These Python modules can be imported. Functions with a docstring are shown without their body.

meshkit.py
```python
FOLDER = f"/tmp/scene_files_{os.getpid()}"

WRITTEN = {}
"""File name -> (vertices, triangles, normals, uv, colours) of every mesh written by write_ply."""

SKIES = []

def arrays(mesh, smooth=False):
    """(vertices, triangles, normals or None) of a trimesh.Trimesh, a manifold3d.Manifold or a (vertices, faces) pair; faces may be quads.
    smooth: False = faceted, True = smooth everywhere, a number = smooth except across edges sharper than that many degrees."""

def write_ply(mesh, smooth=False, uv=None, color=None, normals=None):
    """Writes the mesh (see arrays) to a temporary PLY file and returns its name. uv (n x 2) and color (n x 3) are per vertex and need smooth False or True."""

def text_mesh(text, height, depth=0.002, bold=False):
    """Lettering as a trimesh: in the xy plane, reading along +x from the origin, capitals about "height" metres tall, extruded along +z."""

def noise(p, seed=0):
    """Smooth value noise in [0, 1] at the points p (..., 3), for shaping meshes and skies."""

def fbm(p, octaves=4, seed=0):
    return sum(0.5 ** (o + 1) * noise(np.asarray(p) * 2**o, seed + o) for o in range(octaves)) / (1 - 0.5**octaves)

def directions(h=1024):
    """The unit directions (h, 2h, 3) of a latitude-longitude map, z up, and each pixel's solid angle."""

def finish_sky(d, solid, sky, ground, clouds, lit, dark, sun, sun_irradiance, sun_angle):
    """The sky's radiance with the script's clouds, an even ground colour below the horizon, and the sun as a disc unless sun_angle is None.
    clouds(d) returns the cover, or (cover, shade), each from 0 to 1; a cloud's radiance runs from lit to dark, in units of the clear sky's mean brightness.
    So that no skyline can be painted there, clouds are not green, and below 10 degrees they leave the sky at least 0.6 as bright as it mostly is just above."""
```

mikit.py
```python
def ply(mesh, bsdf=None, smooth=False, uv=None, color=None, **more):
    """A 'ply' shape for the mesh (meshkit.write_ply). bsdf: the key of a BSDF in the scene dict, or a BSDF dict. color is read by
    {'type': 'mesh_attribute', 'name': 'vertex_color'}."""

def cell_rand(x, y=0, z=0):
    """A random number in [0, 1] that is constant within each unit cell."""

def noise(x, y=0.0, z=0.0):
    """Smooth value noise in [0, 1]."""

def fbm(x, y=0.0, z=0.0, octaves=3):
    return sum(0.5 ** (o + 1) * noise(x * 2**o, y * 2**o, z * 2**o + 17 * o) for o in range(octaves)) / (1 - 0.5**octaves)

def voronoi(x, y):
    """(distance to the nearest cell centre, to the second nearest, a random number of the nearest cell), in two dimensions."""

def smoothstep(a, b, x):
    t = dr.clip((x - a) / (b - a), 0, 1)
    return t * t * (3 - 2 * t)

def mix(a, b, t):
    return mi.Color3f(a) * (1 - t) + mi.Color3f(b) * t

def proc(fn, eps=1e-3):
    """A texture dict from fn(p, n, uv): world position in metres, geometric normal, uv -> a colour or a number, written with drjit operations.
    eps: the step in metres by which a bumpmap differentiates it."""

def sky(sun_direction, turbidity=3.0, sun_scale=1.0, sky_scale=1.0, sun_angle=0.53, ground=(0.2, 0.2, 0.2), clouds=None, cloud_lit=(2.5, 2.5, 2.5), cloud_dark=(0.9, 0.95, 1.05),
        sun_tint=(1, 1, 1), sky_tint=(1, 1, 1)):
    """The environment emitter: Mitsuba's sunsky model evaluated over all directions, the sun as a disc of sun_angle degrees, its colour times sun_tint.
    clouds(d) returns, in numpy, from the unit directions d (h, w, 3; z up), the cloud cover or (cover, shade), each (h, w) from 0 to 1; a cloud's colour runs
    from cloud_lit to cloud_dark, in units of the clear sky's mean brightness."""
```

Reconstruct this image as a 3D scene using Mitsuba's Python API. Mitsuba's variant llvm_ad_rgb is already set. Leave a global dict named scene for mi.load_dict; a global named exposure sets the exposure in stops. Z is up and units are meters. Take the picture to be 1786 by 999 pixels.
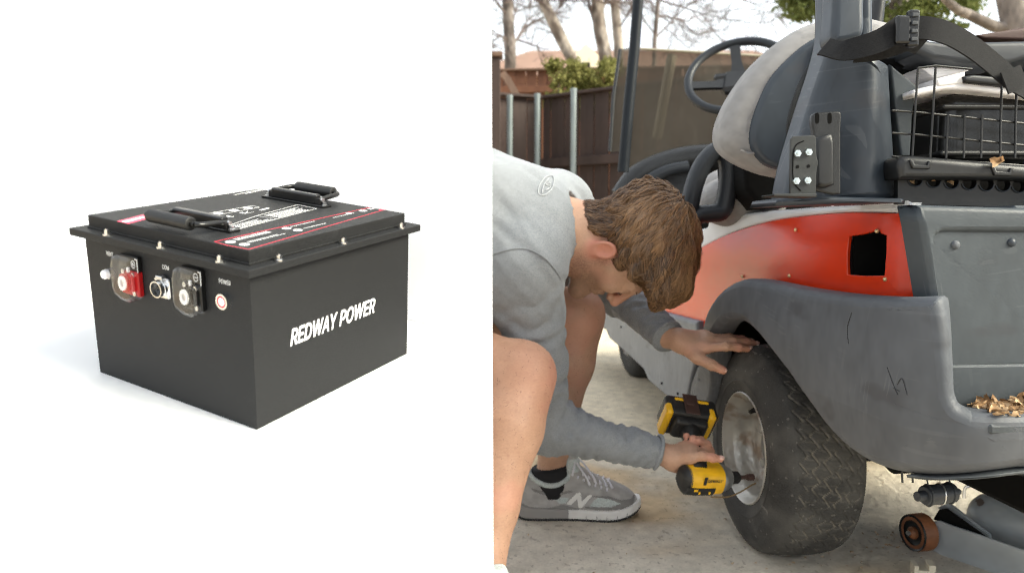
import math, numpy as np, trimesh, manifold3d, shapely
import drjit as dr, mitsuba as mi, mikit, meshkit
from mikit import proc, noise, fbm, voronoi, smoothstep, mix, cell_rand
from shapely.geometry import Polygon, Point, LineString, box as sbox
from shapely import affinity
T4 = mi.ScalarTransform4f
RNG = np.random.default_rng(7)
scene, labels = {}, {}

# ---------------------------------------------------------------- camera, sky, exposure
CAM_H, FPX, PITCH = 0.68, 1300.0, math.atan(99.5 / 1300)
CP, SP = math.cos(PITCH), math.sin(PITCH)
scene['camera'] = {'type': 'thinlens', 'fov': 2 * math.degrees(math.atan(893 / FPX)), 'fov_axis': 'x',
                   'aperture_radius': 0.0022, 'focus_distance': 1.08, 'near_clip': 0.02, 'far_clip': 400.0,
                   'to_world': T4().look_at(origin=[0, 0, CAM_H], target=[0, CP, CAM_H - SP], up=[0, 0, 1])}
scene['sky'] = mikit.sky((0.80, -0.34, 0.56), turbidity=3, sun_scale=0.48, sky_scale=1.0, sun_angle=28,
                         ground=(0.2, 0.19, 0.18), sun_tint=(.84, 1.0, 1.2), clouds=lambda d: 1.0, cloud_lit=(1.15, 1.22, 1.28))
exposure = 3.85

# ---------------------------------------------------------------- surveying: where a sight line meets a real plane
def ray(u, v):
    x, y = (u - 893) / FPX, (v - 499.5) / FPX
    return np.array([x, CP - y * SP, -SP - y * CP])
EYE = np.array([0, 0, CAM_H])
def at(u, v, Y):
    r = ray(u, v); return EYE + r * (Y / r[1])
def on_ground(u, v, z=0.0):
    r = ray(u, v); return EYE + r * ((z - CAM_H) / r[2])

# ---------------------------------------------------------------- scene entries
def numbered(key):
    if key not in scene and key not in labels: return key
    k = 1
    while f'{key}_{k:03d}' in scene or f'{key}_{k:03d}' in labels: k += 1
    return f'{key}_{k:03d}'
def thing(name, label, category, group=None):
    key = numbered(name); labels[key] = {'label': label, 'category': category}
    if group: labels[key]['group'] = group
    return key
def part(parent, name, mesh, mat, smooth=35, label=None, stuff=False, **kw):
    key = numbered(parent + '__' + name)
    scene[key] = mikit.ply(mesh, mat, smooth, **kw)
    if label or stuff:
        labels[key] = {}
        if label: labels[key]['label'] = label
        if stuff: labels[key]['kind'] = 'stuff'
    return key
def single(name, mesh, mat, label=None, category=None, group=None, kind=None, smooth=35, **kw):
    key = numbered(name); scene[key] = mikit.ply(mesh, mat, smooth, **kw)
    labels[key] = {k: v for k, v in dict(label=label, category=category, group=group, kind=kind).items() if v}
    return key

# ---------------------------------------------------------------- mesh helpers
cat = trimesh.util.concatenate
def TM(m):
    if hasattr(m, 'to_mesh'):
        q = m.to_mesh(); return trimesh.Trimesh(np.array(q.vert_properties[:, :3]), np.array(q.tri_verts), process=False)
    return m
def MF(t):
    t = trimesh.Trimesh(t.vertices, t.faces, process=True)
    return manifold3d.Manifold(manifold3d.Mesh(np.asarray(t.vertices, np.float32), np.asarray(t.faces, np.uint32)))
def box(sx, sy, sz, c=(0, 0, 0)):
    m = trimesh.creation.box((sx, sy, sz)); m.apply_translation(c); return m
def rbox(lo, hi, r, n=3):
    """box with rounded edges: hull of eight corner spheres"""
    lo, hi = np.array(lo, float), np.array(hi, float); r = min(r, *((hi - lo) / 2 * .98))
    s = trimesh.creation.icosphere(subdivisions=min(n, 2) if n > 1 else 1, radius=r)
    pts = np.vstack([s.vertices + [(lo[0] + r, hi[0] - r)[i], (lo[1] + r, hi[1] - r)[j], (lo[2] + r, hi[2] - r)[k]] for i in (0, 1) for j in (0, 1) for k in (0, 1)])
    return trimesh.convex.convex_hull(pts)
def cbox(lo, hi, c):
    """box with chamfered edges"""
    lo, hi = np.array(lo, float), np.array(hi, float); P = []
    for i in (0, 1):
        for j in (0, 1):
            for k in (0, 1):
                p = np.array([(lo, hi)[i][0], (lo, hi)[j][1], (lo, hi)[k][2]]); s = np.array([(1, -1)[i], (1, -1)[j], (1, -1)[k]]) * c
                for a in range(3):
                    q = p + s; q[a] = p[a]; P.append(q)
    return trimesh.convex.convex_hull(np.array(P))
def frames(P):
    P = np.asarray(P, float); t = np.gradient(P, axis=0); t /= np.linalg.norm(t, axis=1, keepdims=True) + 1e-12
    u = np.cross(t[0], [0, 0, 1.0]); u = u if np.linalg.norm(u) > 1e-3 else np.cross(t[0], [1.0, 0, 0]); U = []
    for k in range(len(P)):
        u = u - t[k] * (u @ t[k]); u /= np.linalg.norm(u); U.append(u)
    U = np.array(U); return t, U, np.cross(t, U)
def tube(P, r, n=10, closed=False, cap=True):
    P = np.asarray(P, float); r = np.broadcast_to(np.asarray(r, float), (len(P),))
    t, U, V = frames(P)
    if closed:
        t = np.roll(P, -1, 0) - np.roll(P, 1, 0); t /= np.linalg.norm(t, axis=1, keepdims=True)
        ax = np.linalg.svd(P - P.mean(0))[2][2]; V = np.tile(ax, (len(P), 1)); U = np.cross(V, t)
    a = np.arange(n) / n * 2 * np.pi
    v = (P[:, None] + r[:, None, None] * (U[:, None] * np.cos(a)[None, :, None] + V[:, None] * np.sin(a)[None, :, None])).reshape(-1, 3)
    f = []; m = len(P)
    for k in range(m if closed else m - 1):
        for j in range(n):
            A, B = k * n + j, k * n + (j + 1) % n; C, D = ((k + 1) % m) * n + j, ((k + 1) % m) * n + (j + 1) % n
            f += [[A, B, D], [A, D, C]]
    if cap and not closed:
        v = np.vstack([v, P[0], P[-1]]); c0, c1 = len(v) - 2, len(v) - 1
        for j in range(n):
            f += [[c0, (j + 1) % n, j], [c1, (m - 1) * n + j, (m - 1) * n + (j + 1) % n]]
    q = trimesh.Trimesh(v, f, process=False)
    if q.volume < 0: q.invert()
    return q
def spline(P, n=24, closed=False):
    """Catmull-Rom through the points"""
    P = np.asarray(P, float)
    Q = np.vstack([P[-1], P, P[0], P[1]]) if closed else np.vstack([2 * P[0] - P[1], P, 2 * P[-1] - P[-2]])
    out = []; segs = len(P) if closed else len(P) - 1
    for k in range(segs):
        a, b, c_, d = Q[k:k + 4]; t = np.linspace(0, 1, max(2, n // segs + 1), endpoint=False)[:, None]
        out.append(.5 * (2 * b + (c_ - a) * t + (2 * a - 5 * b + 4 * c_ - d) * t**2 + (3 * b - 3 * c_ + d - a) * t**3))
    out = np.vstack(out)
    return out if closed else np.vstack([out, P[-1]])
def lathe(prof, n=48, axis='z'):
    """prof rows (radius, height), spun round the axis"""
    prof = np.asarray(prof, float); a = np.arange(n) / n * 2 * np.pi
    v = np.stack([prof[:, 0][:, None] * np.cos(a), prof[:, 0][:, None] * np.sin(a), np.repeat(prof[:, 1][:, None], n, 1)], -1).reshape(-1, 3); f = []
    for k in range(len(prof) - 1):
        for j in range(n):
            A, B = k * n + j, k * n + (j + 1) % n; C, D = A + n, B + n; f += [[A, B, D], [A, D, C]]
    m = trimesh.Trimesh(v, f, process=False); m.merge_vertices(); m.update_faces(m.nondegenerate_faces())
    if axis == 'x': m.apply_transform(np.array([[0, 0, 1, 0], [1, 0, 0, 0], [0, 1, 0, 0], [0, 0, 0, 1.0]]))
    if axis == 'y': m.apply_transform(np.array([[0, 1, 0, 0], [0, 0, 1, 0], [1, 0, 0, 0], [0, 0, 0, 1.0]]))
    if m.volume < 0: m.invert()
    return m
def prism(poly, z0, z1, bevel=0.0, n=3, refine=None):
    """extruded outline (xy) from z0 to z1 with rounded rims: offset rings share the outline's own vertices"""
    if not isinstance(poly, Polygon): poly = Polygon(np.asarray(poly)[:, :2])
    poly = shapely.geometry.polygon.orient(poly.buffer(0))
    if bevel <= 0:
        m = trimesh.creation.extrude_polygon(poly, z1 - z0, engine='earcut'); m.apply_translation([0, 0, z0])
    else:
        lay = []
        for k in range(n + 1):
            a = k / n * math.pi / 2; lay.append((bevel * (1 - math.sin(a)), bevel * (1 - math.cos(a))))
        rings = [(o, z0 + h) for o, h in lay] + [(o, z1 - h) for o, h in lay[::-1]]
        loops = [np.asarray(r.coords)[:-1] for r in [poly.exterior, *poly.interiors]]
        V, Fc = [], []
        base0 = 0; caps0, caps1 = [], []
        for L in loops:
            e = np.roll(L, -1, 0) - L; e /= np.linalg.norm(e, axis=1, keepdims=True) + 1e-12
            nn = np.stack([e[:, 1], -e[:, 0]], 1); m_ = nn + np.roll(nn, 1, 0); m_ /= np.maximum((m_ * m_).sum(1, keepdims=True) / 2, .35)
            k = len(L)
            for o, z in rings: V.append(np.column_stack([L - m_ * o, np.full(k, z)]))
            for q in range(len(rings) - 1):
                i0 = base0 + q * k; j = np.arange(k); A, B = i0 + j, i0 + (j + 1) % k; C, D = A + k, B + k
                Fc.append(np.vstack([np.column_stack([A, B, D]), np.column_stack([A, D, C])]))
            caps0.append(np.arange(k) + base0); caps1.append(np.arange(k) + base0 + (len(rings) - 1) * k); base0 += k * len(rings)
        V = np.vstack(V)
        import mapbox_earcut as me
        pts = np.vstack([V[c][:, :2] for c in caps0]); ends = np.cumsum([len(c) for c in caps0]).astype(np.uint32)
        tri = me.triangulate_float64(pts, ends).reshape(-1, 3); c0, c1 = np.concatenate(caps0), np.concatenate(caps1)
        a2 = np.cross(pts[tri[:, 1]] - pts[tri[:, 0]], pts[tri[:, 2]] - pts[tri[:, 0]])
        tri = np.where((a2 < 0)[:, None], tri[:, ::-1], tri)
        m = trimesh.Trimesh(V, np.vstack(Fc + [c1[tri], c0[tri][:, ::-1]]), process=False)
    if refine:
        v, f = trimesh.remesh.subdivide_to_size(m.vertices, m.faces, refine, max_iter=12); m = trimesh.Trimesh(v, f, process=False); m.merge_vertices()
    return m
def place(m, O, X, Y, Z):
    """local axes of the mesh onto world directions X, Y, Z at O"""
    m = m.copy(); M = np.eye(4); M[:3, 0], M[:3, 1], M[:3, 2], M[:3, 3] = X, Y, Z, O
    m.apply_transform(M)
    if np.linalg.det(M[:3, :3]) < 0: m.invert()
    return m
def basis(z, hint=(0, 0, 1)):
    z = np.asarray(z, float) / np.linalg.norm(z); x = np.cross(hint, z); x = x if np.linalg.norm(x) > 1e-4 else np.cross((1, 0, 0), z); x /= np.linalg.norm(x)
    return x, np.cross(z, x), z
def warp(m, fn):
    m = m.copy(); m.vertices = fn(np.asarray(m.vertices).copy()); return m
def surface(f, lo, hi, h):
    """closed surface of the signed distance f(points) < 0: surface nets"""
    lo, hi = np.asarray(lo, float), np.asarray(hi, float); n = np.maximum(np.ceil((hi - lo) / h).astype(int), 3) + 1
    ax = [lo[k] + np.arange(n[k]) * h for k in range(3)]
    X = np.stack(np.meshgrid(*ax, indexing='ij'), -1).reshape(-1, 3)
    d = np.concatenate([f(X[i:i + 200000]) for i in range(0, len(X), 200000)]).reshape(n)
    ins = d < 0; c = np.zeros(n - 1, int)
    for i in (0, 1):
        for j in (0, 1):
            for k in (0, 1): c += ins[i:n[0] - 1 + i, j:n[1] - 1 + j, k:n[2] - 1 + k]
    act = (c > 0) & (c < 8); idx = -np.ones(act.shape, int); idx[act] = np.arange(act.sum()); cells = np.argwhere(act)
    s, w = np.zeros((len(cells), 3)), np.zeros(len(cells)); E = []
    for a in range(3):
        o = [b for b in range(3) if b != a]
        for p in (0, 1):
            for q in (0, 1):
                b0 = np.zeros(3, int); b0[o[0]], b0[o[1]] = p, q; b1 = b0.copy(); b1[a] = 1
                d0, d1 = d[tuple((cells + b0).T)], d[tuple((cells + b1).T)]; x = (d0 < 0) != (d1 < 0)
                t = np.where(x, d0 / np.where(x, d0 - d1, 1), 0); s += np.where(x[:, None], b0 + t[:, None] * (b1 - b0), 0); w += x
    v = lo + (cells + s / w[:, None]) * h; F = []
    for a in range(3):
        b, g = (a + 1) % 3, (a + 2) % 3
        sl0 = [slice(None)] * 3; sl1 = [slice(None)] * 3; sl0[a], sl1[a] = slice(0, -1), slice(1, None)
        i0, i1 = ins[tuple(sl0)], ins[tuple(sl1)]; e = np.argwhere(i0 != i1)
        e = e[(e[:, b] > 0) & (e[:, g] > 0) & (e[:, b] < n[b] - 1) & (e[:, g] < n[g] - 1)]
        eb, eg = np.eye(3, dtype=int)[b], np.eye(3, dtype=int)[g]
        q = [idx[tuple((e - x).T)] for x in (eb * 0, eb, eb + eg, eg)]
        up = i0[tuple(e.T)]; Q = np.column_stack(q); Q = np.where(up[:, None], Q, Q[:, ::-1])
        F += [Q[:, [0, 1, 2]], Q[:, [0, 2, 3]]]
    return trimesh.Trimesh(v, np.vstack(F), process=False)
def cone_d(p, a, b, ra, rb):
    a, b = np.asarray(a, float), np.asarray(b, float); ab = b - a; t = np.clip((p - a) @ ab / (ab @ ab + 1e-12), 0, 1)
    return np.linalg.norm(p - a - t[:, None] * ab, axis=1) - (ra + t * (rb - ra))
def ell_d(p, c, r, R=None):
    q = p - np.asarray(c, float); q = q @ R if R is not None else q; r = np.asarray(r, float)
    k0 = np.linalg.norm(q / r, axis=1); k1 = np.linalg.norm(q / r**2, axis=1); return np.where(k1 > 1e-9, k0 * (k0 - 1) / np.maximum(k1, 1e-9), -r.min())
def smin(a, b, k):
    h = np.clip(.5 + .5 * (b - a) / k, 0, 1); return b * (1 - h) + a * h - k * h * (1 - h)
def smax(a, b, k): return -smin(-a, -b, k)
def chain(p, J, R, k=.02):
    d = None
    for i in range(len(J) - 1):
        e = cone_d(p, J[i], J[i + 1], R[i], R[i + 1]); d = e if d is None else smin(d, e, k)
    return d

# ---------------------------------------------------------------- materials
def mat(key, color, rough=.5, metallic=0.0, spec=.5, bump=None, bscale=.001, beps=1e-3, both=True, **kw):
    c = {'type': 'rgb', 'value': list(color)} if isinstance(color, (tuple, list)) else proc(color)
    b = {'type': 'principled', 'base_color': c, 'roughness': rough if not callable(rough) else proc(rough), 'metallic': metallic, 'specular': spec, **kw}
    if bump is not None: b = {'type': 'bumpmap', 'arbitrary': proc(bump, eps=beps), 'scale': bscale, 'bsdf': b}
    scene[key] = {'type': 'twosided', 'bsdf': b} if both else b
    return key
def sat(x): return dr.clip(x, 0, 1)
# ---------------------------------------------------------------- white photo backdrop with its tilted table
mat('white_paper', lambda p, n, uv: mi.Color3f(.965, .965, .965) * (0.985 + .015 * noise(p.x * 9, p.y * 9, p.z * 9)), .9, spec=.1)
BA = np.array([[0.47708, -0.87724, 0.0534], [0.86399, 0.45701, -0.21132], [0.16098, 0.14695, 0.97596]])
BO = np.array([-0.26517, 0.7618, 0.47236])
BX, BY, BZ = BA[:, 0], BA[:, 1], BA[:, 2]
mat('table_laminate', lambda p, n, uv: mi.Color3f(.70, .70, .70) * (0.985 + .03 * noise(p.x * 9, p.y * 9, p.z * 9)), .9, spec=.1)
bd = thing('studio_backdrop', 'seamless white studio backdrop panel with a white table, left of the crouching person', 'backdrop')
W0 = np.array([-.0262 * 1.06, 1.06, 0]); WD = np.array([-1, .47, 0]) / math.hypot(1, .47); WN = np.array([WD[1], -WD[0], 0])
# panel: 2 cm thick, from the ground to 1.4 m
vd = W0[:2] / np.linalg.norm(W0[:2]); e2 = W0[:2] + vd * .02 / (vd @ WN[:2]) - np.array([.004, 0])
pan = prism([W0[:2], W0[:2] + WD[:2] * 1.35, W0[:2] + WD[:2] * 1.35 + WN[:2] * .02, e2], 0, 1.24)
part(bd, 'panel', pan, 'white_paper', False)
# table top: an even slope in the plane the battery stands on, 2 cm thick
def tz(x, y): return BO[2] - (BZ[0] * (x - BO[0]) + BZ[1] * (y - BO[1])) / BZ[2] - .0006
def wall_at(s): return W0 + WD * s + WN * .0006
pts = [wall_at(0.0)[:2] + [0.0, -.002], wall_at(1.24)[:2], np.array([-.30, .30]), np.array([-.0262 * .30, .30])]
top = np.array([[x, y, tz(x, y)] for x, y in pts]); bot = top - [0, 0, .02]
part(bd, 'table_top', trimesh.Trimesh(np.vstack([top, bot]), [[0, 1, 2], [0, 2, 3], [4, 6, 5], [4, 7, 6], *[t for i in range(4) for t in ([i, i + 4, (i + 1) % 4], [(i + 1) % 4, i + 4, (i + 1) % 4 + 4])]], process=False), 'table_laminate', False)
for x, y in ((-.03, .34), (-.07, .95), (-.95, 1.30)):
    z = tz(x, y) - .021
    part(bd, 'leg', cbox((x - .02, y - .015, 0), (x + .01, y + .015, z), .002), 'white_paper')

# ---------------------------------------------------------------- the battery
def steel(key, base, rough, sc=900.0, both=True):
    def col(p, n, uv): return mi.Color3f(*base) * (.86 + .28 * noise(p.x * sc, p.y * sc, p.z * sc))
    return mat(key, col, rough, spec=.16, bump=lambda p, n, uv: noise(p.x * 700, p.y * 700, p.z * 700), bscale=.00035, beps=3e-4)
steel('powder_coat', (.019, .0195, .0203), .5)
mat('black_gloss', (.006, .006, .006), .25)
mat('black_rubber', lambda p, n, uv: mi.Color3f(.007) * (.7 + .6 * noise(p.x * 300, p.y * 300, p.z * 300)), .5)
mat('chrome', (.82, .82, .82), .16, 1.0)
mat('dull_steel', (.62, .62, .62), .3, 1.0)
mat('print_white', (.72, .72, .72), .5)
mat('print_red', (.62, .02, .05), .45)
mat('label_red', (.75, .05, .11), .4)
mat('plastic_red', (.42, .006, .008), .3)
mat('nylon_white', (.86, .86, .86), .4)
mat('button_red', (.75, .02, .05), .3)
scene['clear_plastic'] = {'type': 'thindielectric', 'int_ior': 1.33, 'specular_transmittance': {'type': 'rgb', 'value': [.90, .90, .90]}}
LB, LA, BH, OV, TH, LH, LI = .2614, .2588, .1675, .0106, .0081, .0148, .0037
FT, LT = BH + TH, BH + TH + LH
def bp(m): return place(m, BO, BX, BY, BZ)
bat = thing('battery', 'black metal box battery with carrying handles and terminals on a white studio table', 'battery')
def B(name, m, mt, par=bat, **k): return part(par, name, bp(m), mt, **k)
B('case', cbox((0, 0, 0), (LB, LA, BH - .0003), .0006), 'powder_coat')
fl = B('lid_flange', cbox((-OV, -OV, BH), (LB + OV, LA + OV, FT), .0006), 'powder_coat')
ld = B('lid', cbox((LI, LI, FT), (LB - LI, LA - LI, LT), .0007), 'powder_coat')
# gasket seam between lid and flange
B('gasket', cbox((LI - .0012, LI - .0012, FT), (LB - LI + .0012, LA - LI + .0012, FT + .0022), .0003), 'black_rubber')
def hexbolt(r, h): return cat([trimesh.creation.cylinder(r * 1.45, h * .3, sections=20).apply_translation([0, 0, h * .15]), trimesh.creation.cylinder(r, h, sections=6).apply_translation([0, 0, h * .6]), trimesh.creation.cylinder(r * .55, h * .2, sections=12).apply_translation([0, 0, h * 1.2])])
for x, y in [(-OV / 2, t) for t in (.2095, .1215, .0345)] + [(t, -OV / 2) for t in (.034, .131, .2385)]:
    B('bolt', hexbolt(.0031, .0055).apply_translation([x, y, FT]), 'chrome')
def handle(x0, yc, sgn):
    h = thing_part(bat, 'handle')
    def H(name, m, mt, **k):
        m = m.copy(); m.vertices = (m.vertices - [x0, yc, LT]) * [.92, .86, .88] + [x0, yc, LT]; return B(name, m, mt, par=h, **k)
    q = lambda lo, hi, r: rbox(np.minimum(lo, hi), np.maximum(lo, hi), r)
    H('base_plate', cbox((x0 - .008, yc - .063, LT), (x0 + .008, yc + .063, LT + .003), .0006), 'black_gloss')
    H('hinge_block', cat([q((x0 - .0055, yc - .046, LT + .002), (x0 + .0055, yc + .046, LT + .017), .003), q((x0 - .0045, yc - .052, LT + .002), (x0 + .0045, yc - .04, LT + .013), .002), q((x0 - .0045, yc + .04, LT + .002), (x0 + .0045, yc + .052, LT + .013), .002)]), 'black_gloss')
    P = spline([(x0, yc - .049, LT + .010), (x0 + sgn * .018, yc - .05, LT + .012), (x0 + sgn * .034, yc - .0485, LT + .013), (x0 + sgn * .0395, yc - .044, LT + .0135), (x0 + sgn * .040, yc - .036, LT + .0135), (x0 + sgn * .040, yc + .036, LT + .0135), (x0 + sgn * .0395, yc + .044, LT + .0135), (x0 + sgn * .034, yc + .0485, LT + .013), (x0 + sgn * .018, yc + .05, LT + .012), (x0, yc + .049, LT + .010)], 60)
    H('bail', tube(P, .0034, 12), 'black_gloss')
    gy = np.array([-.037, -.0368, -.036, .036, .0368, .037]); gr = np.array([.0055, .0075, .0082, .0082, .0075, .0055])
    H('grip', tube(np.column_stack([np.full(6, x0 + sgn * .040), yc + gy, np.full(6, LT + .0135)]), gr, 24), 'black_rubber', smooth=50)
    for s in (-1, 1):
        H('screw', hexbolt(.0027, .0035).apply_translation([x0, yc + s * .057, LT + .003]), 'chrome')
        H('pivot', trimesh.creation.cylinder(.0028, .004, sections=14).apply_transform(trimesh.transformations.rotation_matrix(math.pi / 2, [1, 0, 0])).apply_translation([x0, yc + s * .053, LT + .010]), 'dull_steel')
def thing_part(parent, name):
    key = parent + '__' + name; k = 0
    while any(s.startswith((key if k == 0 else f'{key}_{k:03d}') + '__') for s in scene): k += 1
    return key if k == 0 else f'{key}_{k:03d}'
handle(.049, .1265, -1); handle(.2185, .150, 1)

# face prints: thin raised lettering. local frames on each face
def lay(m2, face, u, v, lift=.0004):
    """mesh in xy (reading +x) laid on a face: 'front' X=0 reads towards -Y, 'side' Y=0 reads towards +X, 'top' reads towards +X with up = +Y"""
    if face == 'front': return place(m2, [-lift * 0, u, v], [0, -1, 0], [0, 0, 1], [-1, 0, 0])
    if face == 'side': return place(m2, [u, 0, v], [1, 0, 0], [0, 0, 1], [0, -1, 0])
    return place(m2, [u, v, LT], [1, 0, 0], [0, 1, 0], [0, 0, 1])
def text(s, h, bold=False, shear=0.0, wide=1.0, depth=.0003, center=True):
    m = meshkit.text_mesh(s, h, depth, bold); m.vertices[:, 0] = m.vertices[:, 0] * wide + m.vertices[:, 1] * shear
    if center: m.apply_translation([-(m.bounds[0][0] + m.bounds[1][0]) / 2, 0, 0])
    return m
for s, y, z in (('VENT', .2165, .1500), ('COM', .1238, .1508), ('POWER', .0352, .1512)):
    B('lettering', lay(text(s, .0047, False, 0, .72), 'front', y, z), 'print_white', smooth=False)
def heavy(m, d):
    out = []
    for k, (x, y) in enumerate(((0, 0), (d, 0), (-d, 0), (0, d), (0, -d))):
        q = m.copy(); q.vertices[:, 2] *= 1 + .08 * k; q.apply_translation([x, y, 0]); out.append(q)
    return cat(out)
def fit_w(m, w):
    k = w / (m.bounds[1][0] - m.bounds[0][0]); m.vertices[:, 0] *= k; return m
m = cat([fit_w(text('REDWAY', .0175, True, .22, .8, .0004, False), .0745), fit_w(text('POWER', .0175, True, .22, .8, .0004, False), .0655).apply_translation([.0775, 0, 0])])
B('lettering', lay(heavy(m, .00022), 'side', .0492, .0775), 'print_white', smooth=False)

# lid graphics
def strip(P, w, closed=False, z=.0002):
    l = LineString(P + ([P[0]] if closed else [])).buffer(w / 2, cap_style=2, join_style=2); return trimesh.creation.extrude_polygon(l, z, engine='earcut')
def topm(ms): return place(cat(ms), [0, 0, LT], [1, 0, 0], [0, 1, 0], [0, 0, 1])
B('red_label', topm([prism([(-.0005 + LI, .1835), (.0665, .2020), (.0705, .2195), (.0575, .2185), (.0 + LI, .2035)], 0, .0003)]), 'label_red', smooth=False)
mt_ = heavy(text('REDWAY POWER', .0062, True, .2, .9, .0003), .0002)
B('lettering', place(mt_, [.0355, .1985, LT + .00035], np.array([.967, .255, 0]), np.array([-.255, .967, 0]), [0, 0, 1]), 'print_white', smooth=False)
B('red_line', topm([strip([(.0072, .0555), (.2585, .0590)], .0011), strip([(.0072, .0075), (.2560, .0360)], .0011), strip([(.0072, .0555), (.0050, .035), (.0072, .0075)], .0011), prism([(.2575, .0335), (.2575, .0435), (.2488, .0385)], 0, .0002)]), 'print_red', smooth=False)
rw = np.random.default_rng(3)
def small_print(x0, y0, w, lines, lh, hgt, dirx=(1, 0)):
    """rows of tiny print too small to read: short words of dashes"""
    out = []; d = np.array(dirx) / np.linalg.norm(dirx); e = np.array([-d[1], d[0]])
    for r in range(lines):
        x = 0; wl = w * rw.uniform(.72, 1.0)
        while x < wl:
            q = rw.uniform(.0012, .0034); a = np.array([x0, y0]) + d * x - e * r * lh
            out.append(np.array([a, a + d * q, a + d * q + e * hgt, a + e * hgt])); x += q + rw.uniform(.0006, .0012)
    V, Fc = [], []
    for k, q in enumerate(out):
        V.append(np.column_stack([q, np.full(4, .0002)])); Fc.append(np.array([[0, 1, 2], [0, 2, 3]]) + 4 * k)
    return trimesh.Trimesh(np.vstack(V), np.vstack(Fc), process=False)
w_ = []
w_.append(small_print(.199, .2400, .075, 1, .004, .0030, (1, .14))); w_.append(small_print(.216, .2375, .055, 1, .004, .0022, (1, .14)))
w_ += [strip([(.062, .1010), (.123, .1205), (.207, .1355), (.204, .1010), (.127, .0912), (.060, .0815)], .0007), strip([(.123, .1205), (.127, .0912)], .0006)]
w_.append(small_print(.131, .1145, .066, 8, .0029, .0016, (1, .13))); w_.append(small_print(.066, .0975, .054, 5, .0032, .0016, (1, .15)))
def ring(x, y, r, t): return prism(Point(x, y).buffer(r, 20).difference(Point(x, y).buffer(r - t, 20)), 0, .0002)
for x, y in ((.0168, .0435), (.0185, .0255), (.0985, .0478), (.1000, .0325)):
    w_ += [ring(x, y, .0052, .0022), strip([(x - .003, y - .002), (x + .003, y + .002)], .0012)]
w_.append(small_print(.026, .0490, .055, 3, .0030, .0017, (1, .05))); w_.append(small_print(.027, .0300, .060, 2, .0030, .0017, (1, .05)))
w_.append(small_print(.107, .0490, .048, 1, .003, .0018, (1, .03))); w_.append(small_print(.109, .0325, .050, 1, .003, .0018, (1, .03)))
w_.append(small_print(.176, .0480, .040, 1, .003, .0018, (1, .03)))
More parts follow.
